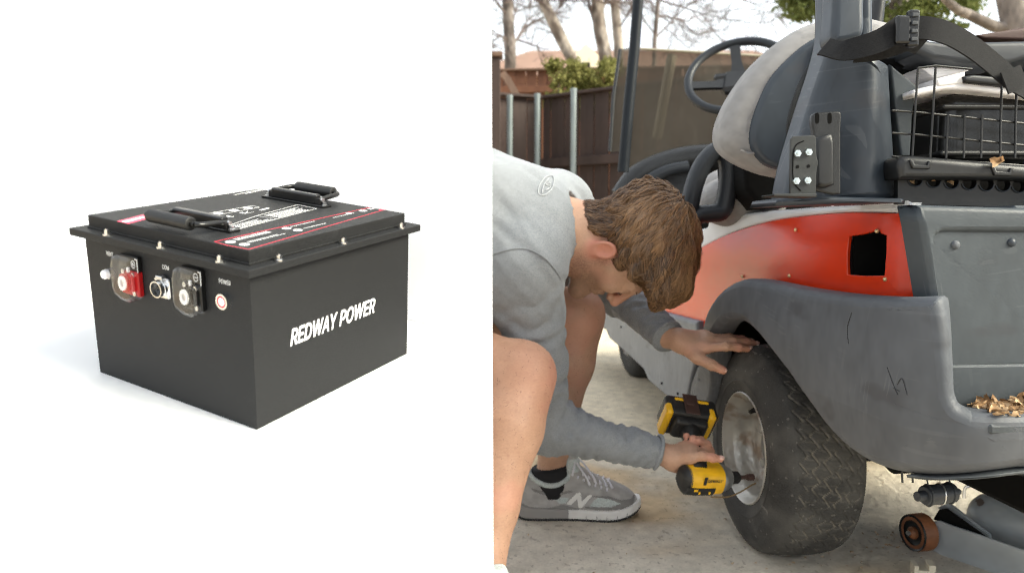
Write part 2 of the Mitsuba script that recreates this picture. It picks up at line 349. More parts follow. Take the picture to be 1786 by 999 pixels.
w_ += [prism(sbox(.205, .0505, .213, .0560), 0, .0002), small_print(.203, .0490, .012, 1, .002, .0014)]
# recycling ring of three arrows and the crossed-out bin
w_ += [prism(Point(.2335, .0510).buffer(.0052, 20).difference(Point(.2335, .0510).buffer(.0026, 20)).difference(affinity.rotate(sbox(.2325, .04, .2345, .0508), a, origin=(.2335, .0510))), 0, .0002) for a in (0,)]
w_ += [strip([(.2465, .0490), (.2530, .0555)], .0009), strip([(.2530, .0490), (.2465, .0555)], .0009), strip([(.2475, .0550), (.2485, .0495), (.2512, .0495), (.2522, .0550)], .0009, True), prism(sbox(.2552, .0500, .2582, .0515), 0, .0002)]
# conformity marks: three round badges in a frame, CE, a bird-like tick and print
w_ += [strip([(.092, .1560), (.162, .1560), (.164, .1700), (.094, .1700)], .0006, True)]
for x in (.105, .128, .150): w_ += [ring(x, .163, .0056, .0013), prism(Point(x, .163).buffer(.0022), 0, .0002), strip([(x - .004, .1628), (x + .004, .1632)], .0012)]
w_ += [prism(Point(.0935, .1400).buffer(.0048, 20).difference(Point(.0935, .1400).buffer(.0034, 20)).difference(sbox(.0945, .13, .11, .15)), 0, .0002), prism(Point(.1030, .1400).buffer(.0048, 20).difference(Point(.1030, .1400).buffer(.0034, 20)).difference(sbox(.1040, .13, .12, .15)), 0, .0002), strip([(.0985, .1400), (.1030, .1400)], .0012)]
w_ += [prism([(.1220, .1420), (.1260, .1385), (.1370, .1490), (.1255, .1415)], 0, .0002), prism(Point(.1245, .1455).buffer(.0026), 0, .0002), small_print(.1290, .1385, .011, 1, .002, .0016), strip([(.1500, .1420), (.1660, .1450)], .0044)]
B('white_print', topm(w_), 'print_white', smooth=False)

# terminals on the front-left face (X = 0, outwards -X); local frame: x towards -Y, y up, z outwards
def FX(m, y, z): return place(m, [0, y, z], [0, -1, 0], [0, 0, 1], [-1, 0, 0])
def cyl(r, h, z0=0, n=28, x=0, y=0): return trimesh.creation.cylinder(r, h, sections=n).apply_translation([x, y, z0 + h / 2])
def tubering(r0, r1, h, z0, n=36): return lathe([(r1, z0), (r0, z0), (r0, z0 + h), (r1, z0 + h), (r1, z0)], n)
def terminal(yc, zc, block, lbl):
    t = thing_part(bat, 'terminal')
    def H(name, m, mt, **k):
        m = m.copy(); m.vertices = m.vertices * [.74, 1, .62]; return B(name, FX(m, yc, zc), mt, par=t, **k)
    H('block', cat([rbox((-.012, -.022, 0), (.022, .006, .010), .002), rbox((-.006, -.017, .0), (.016, .004, .016), .004), cyl(.0105, .020, 0, 28, -.001, -.007)]), block, label=lbl)
    H('back_plate', rbox((-.020, .006, 0), (.0225, .0225, .009), .002), 'black_gloss')
    H('contact_ring', tubering(.0042, .0082, .0030, .020).apply_translation([-.001, -.007, 0]), 'nylon_white')
    H('contact_stud', cyl(.0036, .0205, 0, 20, -.001, -.007), 'dull_steel')
    for x, y in ((-.008, .004), (.013, .002), (.014, -.018)):
        H('screw', cat([cyl(.0030, .012, 0, 16, x, y), tubering(.0016, .0031, .0016, .012, 16).apply_translation([x, y, 0])]), 'chrome')
    H('polarity_mark', cat([ring(.012, .014, .0046, .0010).apply_translation([0, 0, .0091]), box(.0052, .0012, .0003, (.012, .014, .0093))] + ([box(.0012, .0052, .0003, (.012, .014, .0093))] if block == 'plastic_red' else [])), 'print_white', smooth=False)
    H('latch', cat([rbox((.0004, .004, .009), (.004, .010, .013), .0008), box(.0010, .014, .001, (.0225, .013, .0100)), box(.005, .0010, .001, (.0205, .0205, .0100))]), 'nylon_white')
    out = [(-.022, -.013), (-.022, .012), (-.017, .0215), (-.008, .0245), (.0235, .0235), (.0245, -.0225), (.012, -.0275), (-.004, -.0265), (-.018, -.0215)]
    H('cover', prism(Polygon(out).buffer(-.003).buffer(.003, 6), .001, .027, .006, 4), 'clear_plastic', smooth=40)
terminal(.1785, .1355, 'plastic_red', 'red positive terminal block'); terminal(.0800, .1390, 'black_gloss', 'black negative terminal block')
v = thing_part(bat, 'vent_valve')
B('nut', FX(cyl(.0062, .006, 0, 6), .2155, .1305), 'chrome', par=v); B('cap', FX(lathe([(0, .0115), (.0040, .0112), (.0052, .0098), (.0054, .006), (.0054, 0)], 28), .2160, .1305), 'nylon_white', par=v, smooth=50)
c = thing_part(bat, 'connector'); yc, zc = .1275, .1305
B('flange', FX(prism(sbox(-.0115, -.0115, .0115, .0115).buffer(-.004).buffer(.004, 6), 0, .003, .0006), yc, zc), 'chrome', par=c)
B('shell', FX(cat([tubering(.0078, .0090, .0095, .002), tubering(.0086, .0098, .0035, .003)]), yc, zc), 'chrome', par=c, smooth=40)
B('insert', FX(cat([cyl(.0078, .0060)] + [cyl(.0007, .0072, 0, 8, .0045 * math.cos(a), .0045 * math.sin(a)) for a in np.linspace(0, 5.5, 7)] + [box(.002, .004, .0035, (0, .0078, .009))]), yc, zc), 'black_gloss', par=c)
B('key_tab', FX(rbox((-.004, .0095, .002), (.006, .0145, .008), .001), yc, zc), 'dull_steel', par=c)
for sx in (-1, 1):
    for sy in (-1, 1): B('screw', FX(cat([lathe([(0, .0046), (.0012, .0045), (.0021, .0036), (.0022, .003)], 14), box(.003, .0005, .0003, (0, 0, .0046))]).apply_translation([sx * .0087, sy * .0087, 0]), yc, zc), 'chrome', par=c)
b = thing_part(bat, 'power_button'); yc, zc = .0365, .1335
B('bezel', FX(tubering(.0062, .0082, .0050, 0), yc, zc), 'chrome', par=b, smooth=40); B('light_ring', FX(tubering(.0045, .0063, .0046, 0), yc, zc), 'button_red', par=b, smooth=40); B('push_face', FX(cyl(.0045, .0049), yc, zc), 'nylon_white', par=b)
# ---------------------------------------------------------------- the ground
def conc(p, n, uv):
    a = fbm(p.x * 2.2, p.y * 2.2, 3.0, 4); b = fbm(p.x * 38, p.y * 38, 9.0, 3); g = noise(p.x * 330, p.y * 330, 1.0)
    st = smoothstep(.50, .68, fbm(p.x * 1.7 + 5, p.y * 2.6 + 2, 8.0, 4))
    c = mix((.43, .39, .325), (.565, .52, .445), a) * (.82 + .36 * b) * (.92 + .16 * g)
    c = mix(c, mi.Color3f(.42, .29, .15) * (.8 + .4 * b), st * .75)
    sp = smoothstep(.82, .90, noise(p.x * 120, p.y * 120, 4.0)) * .30
    c = mix(c, mi.Color3f(.10, .075, .05), sp)
    wash = smoothstep(2.0, 2.7, p.y + .5 * fbm(p.x * 3, p.y * 3, 2.0, 2)); c = mix(c, mi.Color3f(.52, .43, .29) * (.75 + .5 * b), wash * .55)
    return c
mat('concrete', conc, .85, spec=.3, bump=lambda p, n, uv: fbm(p.x * 90, p.y * 90, 0.0, 3), bscale=.004, beps=2e-3)
gm = trimesh.Trimesh([[-40, -12, 0], [40, -12, 0], [40, 70, 0], [-40, 70, 0]], [[0, 1, 2], [0, 2, 3]], process=False)
single('ground', gm, 'concrete', kind='structure', smooth=False)

# ---------------------------------------------------------------- the golf cart: its own axes (f forwards, r to its right, z up) from the left rear wheel
CO = np.array([0.4885, 1.56, 0.0]); AF = math.radians(-5)
FW, RT, UP = np.array([math.sin(AF), math.cos(AF), 0]), np.array([math.cos(AF), -math.sin(AF), 0]), np.array([0, 0, 1.0])
def cw(m): return place(m, CO, FW, RT * -1, UP) if False else place(m, CO, FW, -RT, UP)
def W(f, r, z): return CO + FW * f + RT * r + UP * z
def fz(u, v, r):
    d = ray(u, v); t = (r - (EYE - CO) @ RT) / (d @ RT); p = EYE + d * t; return (p - CO) @ FW, p[2]
def slab(px, r_out, thick, bevel=.006, refine=None, n=3, holes=()):
    """side-on plate: outline found on the plane r = r_out, thick metres inwards"""
    P = Polygon([fz(u, v, r_out) for u, v in px], [[fz(u, v, r_out) for u, v in h] for h in holes]).buffer(0)
    m = prism(P, -thick, 0, bevel, n, refine)
    return place(m, CO + RT * r_out, FW, UP, -RT)
def bent_base(s, f0, R, r0):
    s = np.asarray(s, float); a = np.clip((f0 - s) / R, 0, math.pi / 2); ex = np.maximum((f0 - s) - R * math.pi / 2, 0)
    f = np.where(s > f0, s, f0 - R * np.sin(a)); r = np.where(s > f0, r0, r0 + R * (1 - np.cos(a)) + ex)
    return f, r, a
def on_bent(u, v, f0, R, r0):
    """unrolled (s, z) of the point where a sight line meets the wrapped body side"""
    s = np.linspace(2.2, -1.6, 3801); f, r, _ = bent_base(s, f0, R, r0); p = CO + FW * f[:, None] + RT * r[:, None]; d = ray(u, v)
    q = p[:, 0] / p[:, 1] - d[0] / d[1]; k = np.nonzero(np.diff(np.sign(q)))[0]; k = k[0] if len(k) else int(np.abs(q).argmin())
    return s[k], CAM_H + d[2] / d[1] * p[k, 1]
def wrapped(outline, thick, f0, R, r0, bevel=.008, refine=.03, bulge=None, holes=(), n=3):
    P = Polygon(outline, holes).buffer(0)
    if P.geom_type != 'Polygon': P = max(P.geoms, key=lambda g: g.area)
    m = prism(P, -thick, 0, bevel, n, refine)
    v = np.asarray(m.vertices); f, r, a = bent_base(v[:, 0], f0, R, r0); d = -v[:, 2]
    if bulge is not None: d = d - bulge(v[:, 0], v[:, 1])
    f = f + np.sin(a) * d; r = r + np.cos(a) * d
    m.vertices = CO + FW * f[:, None] + RT * r[:, None] + UP * v[:, 1][:, None]
    if m.volume < 0: m.invert()
    return m
def smooth_px(P, n=60, closed=False): return spline(np.array(P, float), n, closed)

def scuffed(c0, c1):
    def f(p, n, uv):
        a = fbm(p.x * 9, p.y * 9, p.z * 9, 4); b = fbm(p.x * 70, p.y * 70, p.z * 25, 3); s = smoothstep(.62, .8, fbm(p.x * 14 + 3, p.y * 14, p.z * 22, 3)); u = p.x + p.y
        l = smoothstep(.80, .86, noise(u * 26 + p.z * 9, p.z * 260 - u * 40, 3.0)) * smoothstep(.45, .6, fbm(u * 11, p.z * 11, 6.0, 2)); q = smoothstep(.84, .88, noise(u * 300 + p.z * 60, p.z * 22 + u * 9, 7.0)) * smoothstep(.5, .65, fbm(u * 9, p.z * 9, 16.0, 2))
        d = smoothstep(.52, .34, p.z) * (.5 + .5 * b); c = mix(mix(c0, c1, a) * (.84 + .32 * b), (.035, .035, .04), s * .5); c = mix(c, (.24, .25, .26), (l * .5 + q) * .10); return mix(c, (.20, .175, .14), d * .12)
    return f
mat('fender_plastic', scuffed((.050, .056, .066), (.095, .103, .117)), .55, spec=.35, bump=lambda p, n, uv: noise(p.x * 420, p.y * 420, p.z * 420), bscale=.00025, beps=5e-4)
mat('rear_plastic', scuffed((.036, .044, .051), (.054, .064, .073)), .5, spec=.35, bump=lambda p, n, uv: noise(p.x * 420, p.y * 420, p.z * 420), bscale=.00018, beps=5e-4)
mat('rocker_plastic', scuffed((.10, .112, .130), (.16, .175, .195)), .5, spec=.4)
mat('post_plastic', scuffed((.017, .023, .032), (.036, .045, .058)), .42, spec=.4)
mat('red_paint', lambda p, n, uv: mi.Color3f(.50, .026, .003) * (.9 + .2 * fbm(p.x * 12, p.y * 12, p.z * 12, 3)), 0.26, spec=.4, clearcoat=.4, clearcoat_gloss=.97,
    bump=lambda p, n, uv: fbm(p.x * 5, p.y * 5, p.z * 5, 2), bscale=.006, beps=4e-3)
mat('silver_paint', lambda p, n, uv: mi.Color3f(.50, .51, .53) * (.93 + .14 * fbm(p.x * 20, p.y * 20, p.z * 20, 3)), .35, clearcoat=.6, clearcoat_gloss=.9)
mat('black_plastic', lambda p, n, uv: mi.Color3f(.008, .0085, .0095) * (.7 + .6 * fbm(p.x * 40, p.y * 40, p.z * 40, 3)), .42)
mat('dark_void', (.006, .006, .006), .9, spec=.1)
mat('armrest_grey', (.018, .021, .026), .45, spec=.3)
mat('seat_fabric', lambda p, n, uv: mi.Color3f(.25, .243, .24) * (.8 + .4 * fbm(p.x * 60, p.y * 60, p.z * 60, 3)), .9, spec=.15, sheen=.4, bump=lambda p, n, uv: noise(p.x * 500, p.y * 500, p.z * 500) + 2.5 * fbm(p.x * 22, p.y * 22, p.z * 14, 2), bscale=.0014, beps=1e-3)
mat('bolt_zinc', (.60, .66, .66), .3, .9)
mat('brass_screw', (.65, .5, .28), .4, .7)

ct = thing('golf_cart', 'red and grey golf cart with an empty light opening, standing on the driveway', 'golf cart')
def Cp(name, m, mt, par=ct, **k): return part(par, name, m, mt, **k)

# red side panel, wrapping the rear corner, with the empty light opening
RB = (-.44, .16, .030)
rb = lambda u, v: on_bent(u, v, *RB)
top_edge = smooth_px([(985, 500), (1080, 488), (1180, 456), (1230, 431), (1280, 407), (1340, 388), (1400, 378), (1490, 371), (1594, 373)], 60)
right_edge = smooth_px([(1594, 373), (1603, 405), (1612, 450), (1618, 490), (1621, 522)], 20)
hatch = [(1488, 479), (1487.5, 440), (1489, 412), (1510, 409), (1534, 403), (1541, 402), (1544, 407), (1554, 411), (1555, 440), (1553, 480), (1520, 481)]
low_edge = [(1621, 560), (1500, 560), (1400, 545), (1310, 528), (1270, 534), (1240, 600), (1180, 590), (1090, 570), (985, 556)]
bul = lambda s, z: .010 * np.exp(-((z - .62) / .09) ** 2)
out = [rb(*q) for q in np.vstack([top_edge, right_edge[1:], low_edge])]
hz = [rb(*q) for q in hatch]
pn = Cp('side_panel', wrapped(out, .006, *RB, bevel=.0015, refine=.022, bulge=bul, holes=[hz]), 'red_paint', smooth=50)
# the dark hollow behind the opening
hp = Polygon(hz).buffer(.004); hb = prism(hp, -.09, -.085); ring_ = trimesh.creation.extrude_polygon(hp.buffer(.002).difference(hp.buffer(-.001)), .085, engine='earcut'); ring_.apply_translation([0, 0, -.088])
def wrap_verts(m, f0, R, r0):
    m = m.copy(); v = np.asarray(m.vertices); f, r, a = bent_base(v[:, 0], f0, R, r0); d = -v[:, 2]; f = f + np.sin(a) * d; r = r + np.cos(a) * d
    m.vertices = CO + FW * f[:, None] + RT * r[:, None] + UP * v[:, 1][:, None]; return m
Cp('light_recess', wrap_verts(cat([hb, ring_]), *RB), 'dark_void', smooth=False)
lug = [rb(u, v) for u, v in ((1540, 425), (1556, 425), (1556, 470), (1542, 472))]
Cp('recess_bracket', wrap_verts(prism(lug, -.05, -.02, .004), *RB), 'black_plastic')
for u, v in ((1397, 401), (1386, 481), (1556, 487), (1303, 482), (1541, 403)):
    s_, z_ = rb(u, v); f_, r_, a_ = bent_base(np.array([s_]), *RB)
    Cp('panel_screw', trimesh.creation.icosphere(1, .0035).apply_translation(W(f_[0], r_[0] - .010, z_)), 'brass_screw', smooth=True)
# silver trim above it
sil_t = smooth_px([(985, 470), (1100, 440), (1205, 404), (1232, 396), (1243, 380), (1300, 372), (1400, 363), (1500, 357), (1583, 353), (1590, 356)], 70)
sil_b = smooth_px([(1593.5, 372.5), (1490, 370), (1400, 377), (1340, 387), (1280, 405.5), (1230, 429.5), (1180, 454.5), (1080, 486), (985, 498)], 60)
RS = (-.44, .16, .024)
Cp('side_trim', wrapped([on_bent(*q, *RS) for q in np.vstack([sil_t, sil_b])], .05, *RS, bevel=.006, refine=.03), 'silver_paint', smooth=40)

# grey fender and rear bumper in one moulding
FB = (-.56, .10, -.030)
fb = lambda u, v: on_bent(u, v, *FB)
f_out = smooth_px([(1192, 716), (1201, 670), (1213, 630), (1232, 576), (1248, 535), (1268, 505), (1292, 489), (1320, 487), (1400, 503), (1480, 514), (1560, 518), (1632, 519)], 70)
f_rear = smooth_px([(1632, 519), (1641, 527), (1648, 560), (1655, 610), (1660, 660), (1664, 692), (1676, 712), (1700, 722)], 36)
rim = [fb(*q) for q in np.vstack([f_out, f_rear[1:]])]
zb = rim[-1][1]
rim += [(rim[-1][0] - .25, zb + .001), (rim[-1][0] - .85, zb)]
f_low = smooth_px([(1786, 822), (1730, 829), (1680, 833), (1620, 833), (1562, 826), (1505, 808), (1462, 778), (1432, 742), (1408, 700), (1384, 655), (1356, 612), (1332, 580), (1308, 561), (1284, 558), (1262, 572), (1247, 602), (1239, 640), (1231, 690), (1222, 716)], 90)
low = [fb(*q) for q in f_low]
low = [(low[0][0] - .85, low[0][1]), (low[0][0] - .3, low[0][1])] + low
fbul = lambda s, z: .018 * np.exp(-((z - .50) / .10) ** 2) * smooth01(s, -.62, -.2) - .012 * np.clip((.42 - z) / .1, 0, 1)
def smooth01(x, a, b): t = np.clip((x - a) / (b - a), 0, 1); return t * t * (3 - 2 * t)
Cp('fender', wrapped(rim + low, .055, *FB, bevel=.016, refine=.02, bulge=fbul, n=4), 'fender_plastic', smooth=50, label='grey scuffed rear fender and bumper moulding')
# paler worn lower edge of the bumper
edge = [fb(*q) for q in smooth_px([(1786, 824), (1730, 831), (1680, 834.5), (1620, 834.5), (1575, 829)], 30)]
edge = [(edge[0][0] - .5, edge[0][1])] + edge
Cp('bumper_edge', wrapped(edge + [(s, z - .004) for s, z in edge[::-1]], .03, *FB, bevel=.0012, refine=.03, bulge=fbul), 'rear_plastic')
# scratches on the moulding
for P_ in ([(1549, 640), (1556, 662), (1566, 688)], [(1566, 670), (1574, 660), (1583, 688)], [(1560, 676), (1570, 682)], [(1490, 545), (1484, 572), (1486, 600)]):
    q = np.array([(lambda sz: (lambda b: W(b[0][0] - math.sin(b[2][0]) * (.0016 + fbul(sz[0], sz[1])), b[1][0] - math.cos(b[2][0]) * (.0004 + fbul(sz[0], sz[1])), sz[1]))(bent_base(np.array([sz[0]]), *FB)))(fb(*w)) for w in P_])
    Cp('scratch', tube(spline(q, 12), .00042, 5), 'black_plastic')

# rocker panel ahead of the wheel
rk = [(985, 540), (1048, 536), (1120, 535), (1215, 560), (1216, 622), (1206, 655), (1194, 712), (1160, 690), (1130, 664), (1122, 645), (1098, 622), (1062, 590), (1056, 575), (1030, 566), (985, 560)]
Cp('rocker_panel', slab(rk, .012, .05, .010, .05), 'rocker_plastic', smooth=45)
for u, v in ((1155, 668), (1183, 686), (1084, 570)):
    f_, z_ = fz(u, v, .012); Cp('rocker_clip', trimesh.creation.icosphere(1, .004).apply_translation(W(f_, .011, z_)), 'dark_void', smooth=True)
Cp('splash_flap', slab([(1197, 716), (1206, 668), (1216, 640), (1225, 640), (1219, 716)], .004, .03, .004), 'fender_plastic')

# hidden mass of the body: wheel well, floor, tub and the far side
def cbx(f0, f1, r0, r1, z0, z1, c=.01): return place(cbox((f0, r0, z0), (f1, r1, z1), c), CO, FW, -RT, UP) if False else place(trimesh.Trimesh(*(lambda m: (m.vertices * [1, 1, 1], m.faces))(cbox((f0, r0, z0), (f1, r1, z1), c)), process=False), CO, FW, RT, UP)
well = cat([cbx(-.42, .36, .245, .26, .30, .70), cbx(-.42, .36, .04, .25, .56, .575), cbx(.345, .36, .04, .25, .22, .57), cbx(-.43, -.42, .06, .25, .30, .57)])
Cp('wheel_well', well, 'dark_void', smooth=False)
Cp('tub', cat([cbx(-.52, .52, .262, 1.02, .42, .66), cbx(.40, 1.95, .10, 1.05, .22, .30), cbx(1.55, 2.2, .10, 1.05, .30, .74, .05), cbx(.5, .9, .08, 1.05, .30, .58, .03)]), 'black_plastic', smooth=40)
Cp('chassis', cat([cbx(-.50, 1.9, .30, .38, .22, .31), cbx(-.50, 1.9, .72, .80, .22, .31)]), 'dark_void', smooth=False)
Cp('motor', cbx(-.08, .18, .42, .70, .16, .36, .03), 'black_plastic')
Cp('spring', tube(spline([W(-.50, .275, .33), W(-.25, .275, .27), W(0, .275, .255), W(.30, .275, .29)], 20), .020, 8), 'black_plastic')
Cp('axle', cat([tube([W(0, .12, .215), W(0, 1.0, .215)], .035, 16), trimesh.creation.icosphere(2, .09).apply_translation(W(0, .62, .215))]), 'black_plastic')

# ---- wheels
def lin(a, b, n): return np.linspace(a, b, n)
WZ, TR, WT = .2165, .2200, .176
def tyre_radius(x, wd=WT):
    """outer radius across the width (x = 0 outer sidewall plane)"""
    t = np.clip(np.abs(x - wd / 2) / (wd / 2), 0, 1); return TR - .012 * t**2 - .040 * np.clip((t - .66) / .34, 0, 1) ** 2.4
def make_tyre(wd=WT, na=540, tread=True):
    xs = np.concatenate([lin(.010, wd - .010, 64 if tread else 12)]); prof = [(.112, .016, 0), (.116, .006, 0), (.124, .003, 0), (.140, .0005, 0), (.1405, -.0010, 0), (.1445, -.0010, 0), (.145, .0003, 0), (.160, -.001, 0), (.172, .001, 0), (.181, .005, 0)]
    prof += [(tyre_radius(x, wd), x, 1) for x in xs] + [(.181, wd - .005, 0), (.150, wd, 0), (.112, wd - .012, 0)]
    pr = np.array(prof); a = np.arange(na) / na * 2 * np.pi
    R_ = np.repeat(pr[:, 0][:, None], na, 1); X_ = np.repeat(pr[:, 1][:, None], na, 1); A_ = np.repeat(a[None], len(pr), 0)
    dust = np.zeros_like(R_)
    if tread:
        T_ = pr[:, 2][:, None] > 0; g = np.zeros_like(R_); per = 2 * np.pi / 42
        for k, x0 in enumerate((.034, .056, .078, .100, .122, .143)):
            ph = (A_ / per + .5 * (k % 2)) % 1; zig = x0 + .0075 * (np.where(ph < .62, ph / .62, (1 - ph) / .38) * 2 - 1)
            g = np.maximum(g, np.exp(-((X_ - zig) / .0017) ** 4))
            ph2 = (A_ / per * 2) % 1; sipe = (np.abs(ph2 - .5 - (X_ - x0) * 12) < .10) & (np.abs(X_ - x0 - .012) < .0075); g = np.maximum(g, sipe * .25)
        R_ = R_ - np.where(T_, .0030 * g, 0); dust = np.where(T_, g, 0)
    v = np.stack([R_ * np.cos(A_), R_ * np.sin(A_), X_], -1).reshape(-1, 3); m_, f = len(pr), []
    i = (np.arange(m_ - 1)[:, None] * na + np.arange(na)[None]).ravel(); j = (np.arange(m_ - 1)[:, None] * na + (np.arange(na)[None] + 1) % na).ravel()
    f = np.vstack([np.column_stack([i, j, j + na]), np.column_stack([i, j + na, i + na])])
    m = trimesh.Trimesh(v, f, process=False); uv = np.column_stack([np.tile(a / (2 * np.pi), m_), dust.ravel()])
    if m.volume < 0: m.invert()
    return m, uv
def rubber(p, n, uv):
    a = fbm(p.x * 16, p.y * 16, p.z * 16, 4); b = noise(p.x * 420, p.y * 420, p.z * 420)
    c = mix((.020, .020, .021), (.050, .049, .047), a) * (.75 + .5 * b); d = smoothstep(.45, .68, fbm(p.x * 11, p.y * 11, p.z * 11 + 4, 4)); c = mix(c, mi.Color3f(.12, .115, .105), d * .35)
    w = sat(uv.y); k = w * (.02 + .50 * smoothstep(.42, .66, fbm(p.x * 34, p.y * 34, p.z * 34, 3))); sp = smoothstep(.86, .9, noise(p.x * 130, p.y * 130, p.z * 130))
    return mix(mix(c, (.30, .27, .22), k), (.33, .31, .28), sp * .2)
mat('tyre_rubber', rubber, .72, spec=.3)
def rimc(p, n, uv):
    a = fbm(p.x * 26, p.y * 26, p.z * 26, 4); r = smoothstep(.54, .70, fbm(p.x * 19 + 7, p.y * 19, p.z * 19, 4))
    return mix(mix((.29, .28, .255), (.48, .465, .43), a), mi.Color3f(.15, .075, .03), r * .62)
mat('rim_steel', rimc, .38, .55, bump=lambda p, n, uv: fbm(p.x * 120, p.y * 120, p.z * 120, 2), bscale=.0012)
def wheel(par, f, r, yaw=0.0, tilt=0.0, tread=True, z=WZ):
    c, s_ = math.cos(yaw), math.sin(yaw); ax = RT * c + FW * s_; fx = FW * c - RT * s_; ax = ax * math.cos(tilt) + UP * math.sin(tilt); up = np.cross(ax, fx); O = W(f, r, z)
    X = lambda m: place(m, O, fx, -up if np.linalg.det(np.array([fx, up, ax])) < 0 else up, ax)
    w = thing_part(par, 'wheel')
    m, uv = make_tyre(WT, 540 if tread else 96, tread); m.vertices = (O + m.vertices[:, :1] * fx + m.vertices[:, 1:2] * up + m.vertices[:, 2:] * ax)
    if m.volume < 0: m.invert()
    part(w, 'tyre', m, 'tyre_rubber', True, uv=uv)
    rp = [(.117, .008), (.1185, .004), (.116, .002), (.112, .005), (.109, .012), (.103, .020), (.098, .024), (.096, .040), (.093, .058), (.086, .066), (.080, .067), (.074, .071), (.060, .078), (.052, .074), (.040, .062), (.032, .058), (.030, .085), (0, .085)]
    part(w, 'rim', X(lathe(rp, 64)), 'rim_steel', 45)
    for k in range(4):
        a = k * math.pi / 2 + .55; part(w, 'lug_nut', X(cat([cyl(.0105, .016, 0, 6), cyl(.0125, .004, .0, 16)]).apply_transform(trimesh.transformations.rotation_matrix(math.pi, [1, 0, 0])).apply_translation([.052 * math.cos(a), .052 * math.sin(a), .075])), 'dull_steel')
    part(w, 'valve_stem', X(tube([(.060, .070, .062), (.056, .066, .052), (.054, .062, .040)], [.0065, .0058, .0045], 12)), 'black_rubber')
    return w
wheel(ct, 0, 0, math.radians(0), math.radians(0))
wheel(ct, 1.86, .20, tread=False)
# ---- rear of the cart
def slabY(px, Y, thick, bevel=.004, refine=None, n=3, holes=(), yaw=0.0):
    """upright plate facing the road side: outline on the upright plane through y = Y, thick metres deep"""
    P = Polygon([(lambda q: (q[0], q[2]))(at(u, v, Y)) for u, v in px], [[(lambda q: (q[0], q[2]))(at(u, v, Y)) for u, v in h] for h in holes]).buffer(0)
    return place(prism(P, -thick, 0, bevel, n, refine), [0, Y, 0], [1, 0, 0], [0, 0, 1], [0, -1, 0])
def on_rear(u, v, f):
    """point on the upright plane across the cart at f"""
    d = ray(u, v); t = (f - (EYE - CO) @ FW) / (d @ FW); p = EYE + d * t; return np.array([(p - CO) @ RT, p[2]])
def rearslab(px, f, thick, bevel=.004, ext=0.0, holes=(), refine=None):
    P = Polygon([on_rear(u, v, f) for u, v in px], [[on_rear(u, v, f) for u, v in h] for h in holes]).buffer(0)
    return place(prism(P, -thick, 0, bevel, 3, refine), CO + FW * f, RT, UP, -FW)
FR = -.585
Cp('rear_panel', rearslab([(1600, 357), (1790, 363), (2150, 368), (2150, 640), (1790, 641), (1650, 646), (1638, 585), (1629, 520), (1617, 450), (1607, 390)], FR, .05, .008,
    holes=[spline([(1633, 420), (1639, 409), (1652, 405), (1720, 405.5), (2100, 408), (2110, 420), (2110, 630), (1780, 634.5), (1690, 638), (1672, 640), (1664, 630), (1652, 540), (1640, 470)], 60, True).tolist()]), 'rear_plastic', smooth=45)
Cp('access_panel', rearslab([(1622, 398), (2140, 400), (2140, 642), (1652, 646), (1630, 500)], FR + .006, .02, .002), 'rear_plastic', label='recessed rear access panel with two bolts')
for u, v, mt_ in ((1668, 427, 'fender_plastic'), (1766, 423, 'post_plastic')):
    r_, z_ = on_rear(u, v, FR + .004); Cp('panel_bolt', place(lathe([(0, .004), (.003, .0036), (.0055, .002), (.006, 0)], 20), W(FR + .006, r_, z_), RT, UP, -FW), mt_, smooth=50)
# bag well: floor, back step, side wall and the leaves in it
zt = on_rear(1720, 700, -.60)[1]
Cp('bag_well', cat([cbx(-.66, -.565, .045, .9, .425, .440, .004), cbx(-.588, -.572, .03, .9, .435, .50, .003), cbx(-.62, -.575, .165, .24, .435, .478, .008)]), 'rear_plastic')
# body behind
Cp('rear_deck', cat([cbx(-.57, -.1, .135, 1.05, .655, .712, .006), cbx(-.56, -.50, .135, 1.05, .43, .70, .004)]), 'rear_plastic')

def leaf(rs, size):
    """one dry leaf: a curled, folded blade"""
    t = np.linspace(0, 1, 6); w = np.sin(np.pi * t**.8) * (.30 + .12 * rs.random()) * (1 + .25 * np.sin(t * 19 + rs.random() * 6)); k = rs.normal(0, 1.3); fo = rs.uniform(.2, .9)
    a = k * (t - .5); P = np.column_stack([np.cumsum(np.cos(a)) / 6, np.zeros(6), np.cumsum(np.sin(a)) / 6]); v = []
    for s in (-1, 0, 1): v.append(P + np.column_stack([np.zeros(6), s * w, abs(s) * w * fo]))
    v = np.vstack(v) * size; f = []
    for b in (0, 6):
        for i in range(5): f += [[b + i, b + i + 1, b + i + 7], [b + i, b + i + 7, b + i + 6]]
    m = trimesh.Trimesh(v - v.mean(0), f, process=False); m.apply_transform(trimesh.transformations.random_rotation_matrix(rs.random(3))); return m
mat('dry_leaf', lambda p, n, uv: mix((.24, .135, .065), (.50, .36, .22), cell_rand(p.x * 70, p.y * 70, p.z * 70)) * (.7 + .6 * noise(p.x * 260, p.y * 260, p.z * 260)), .9, spec=.05)
rl = np.random.default_rng(11); L_ = []
for k in range(760):
    r_ = rl.uniform(.056, .42); f_ = rl.uniform(-.655, -.592); hgt = .022 * (1 - .6 * abs((r_ - .07) / .12 - 1) if r_ < .2 else .5)
    m = leaf(rl, rl.uniform(.010, .021)); m.apply_translation(W(f_, r_, .446 + max(.002, hgt) * rl.random())); L_.append(m)
single('leaf_pile', cat(L_), 'dry_leaf', 'pile of curled dry brown leaves lying in the rear bag well of the cart', 'leaves', kind='stuff', smooth=False)

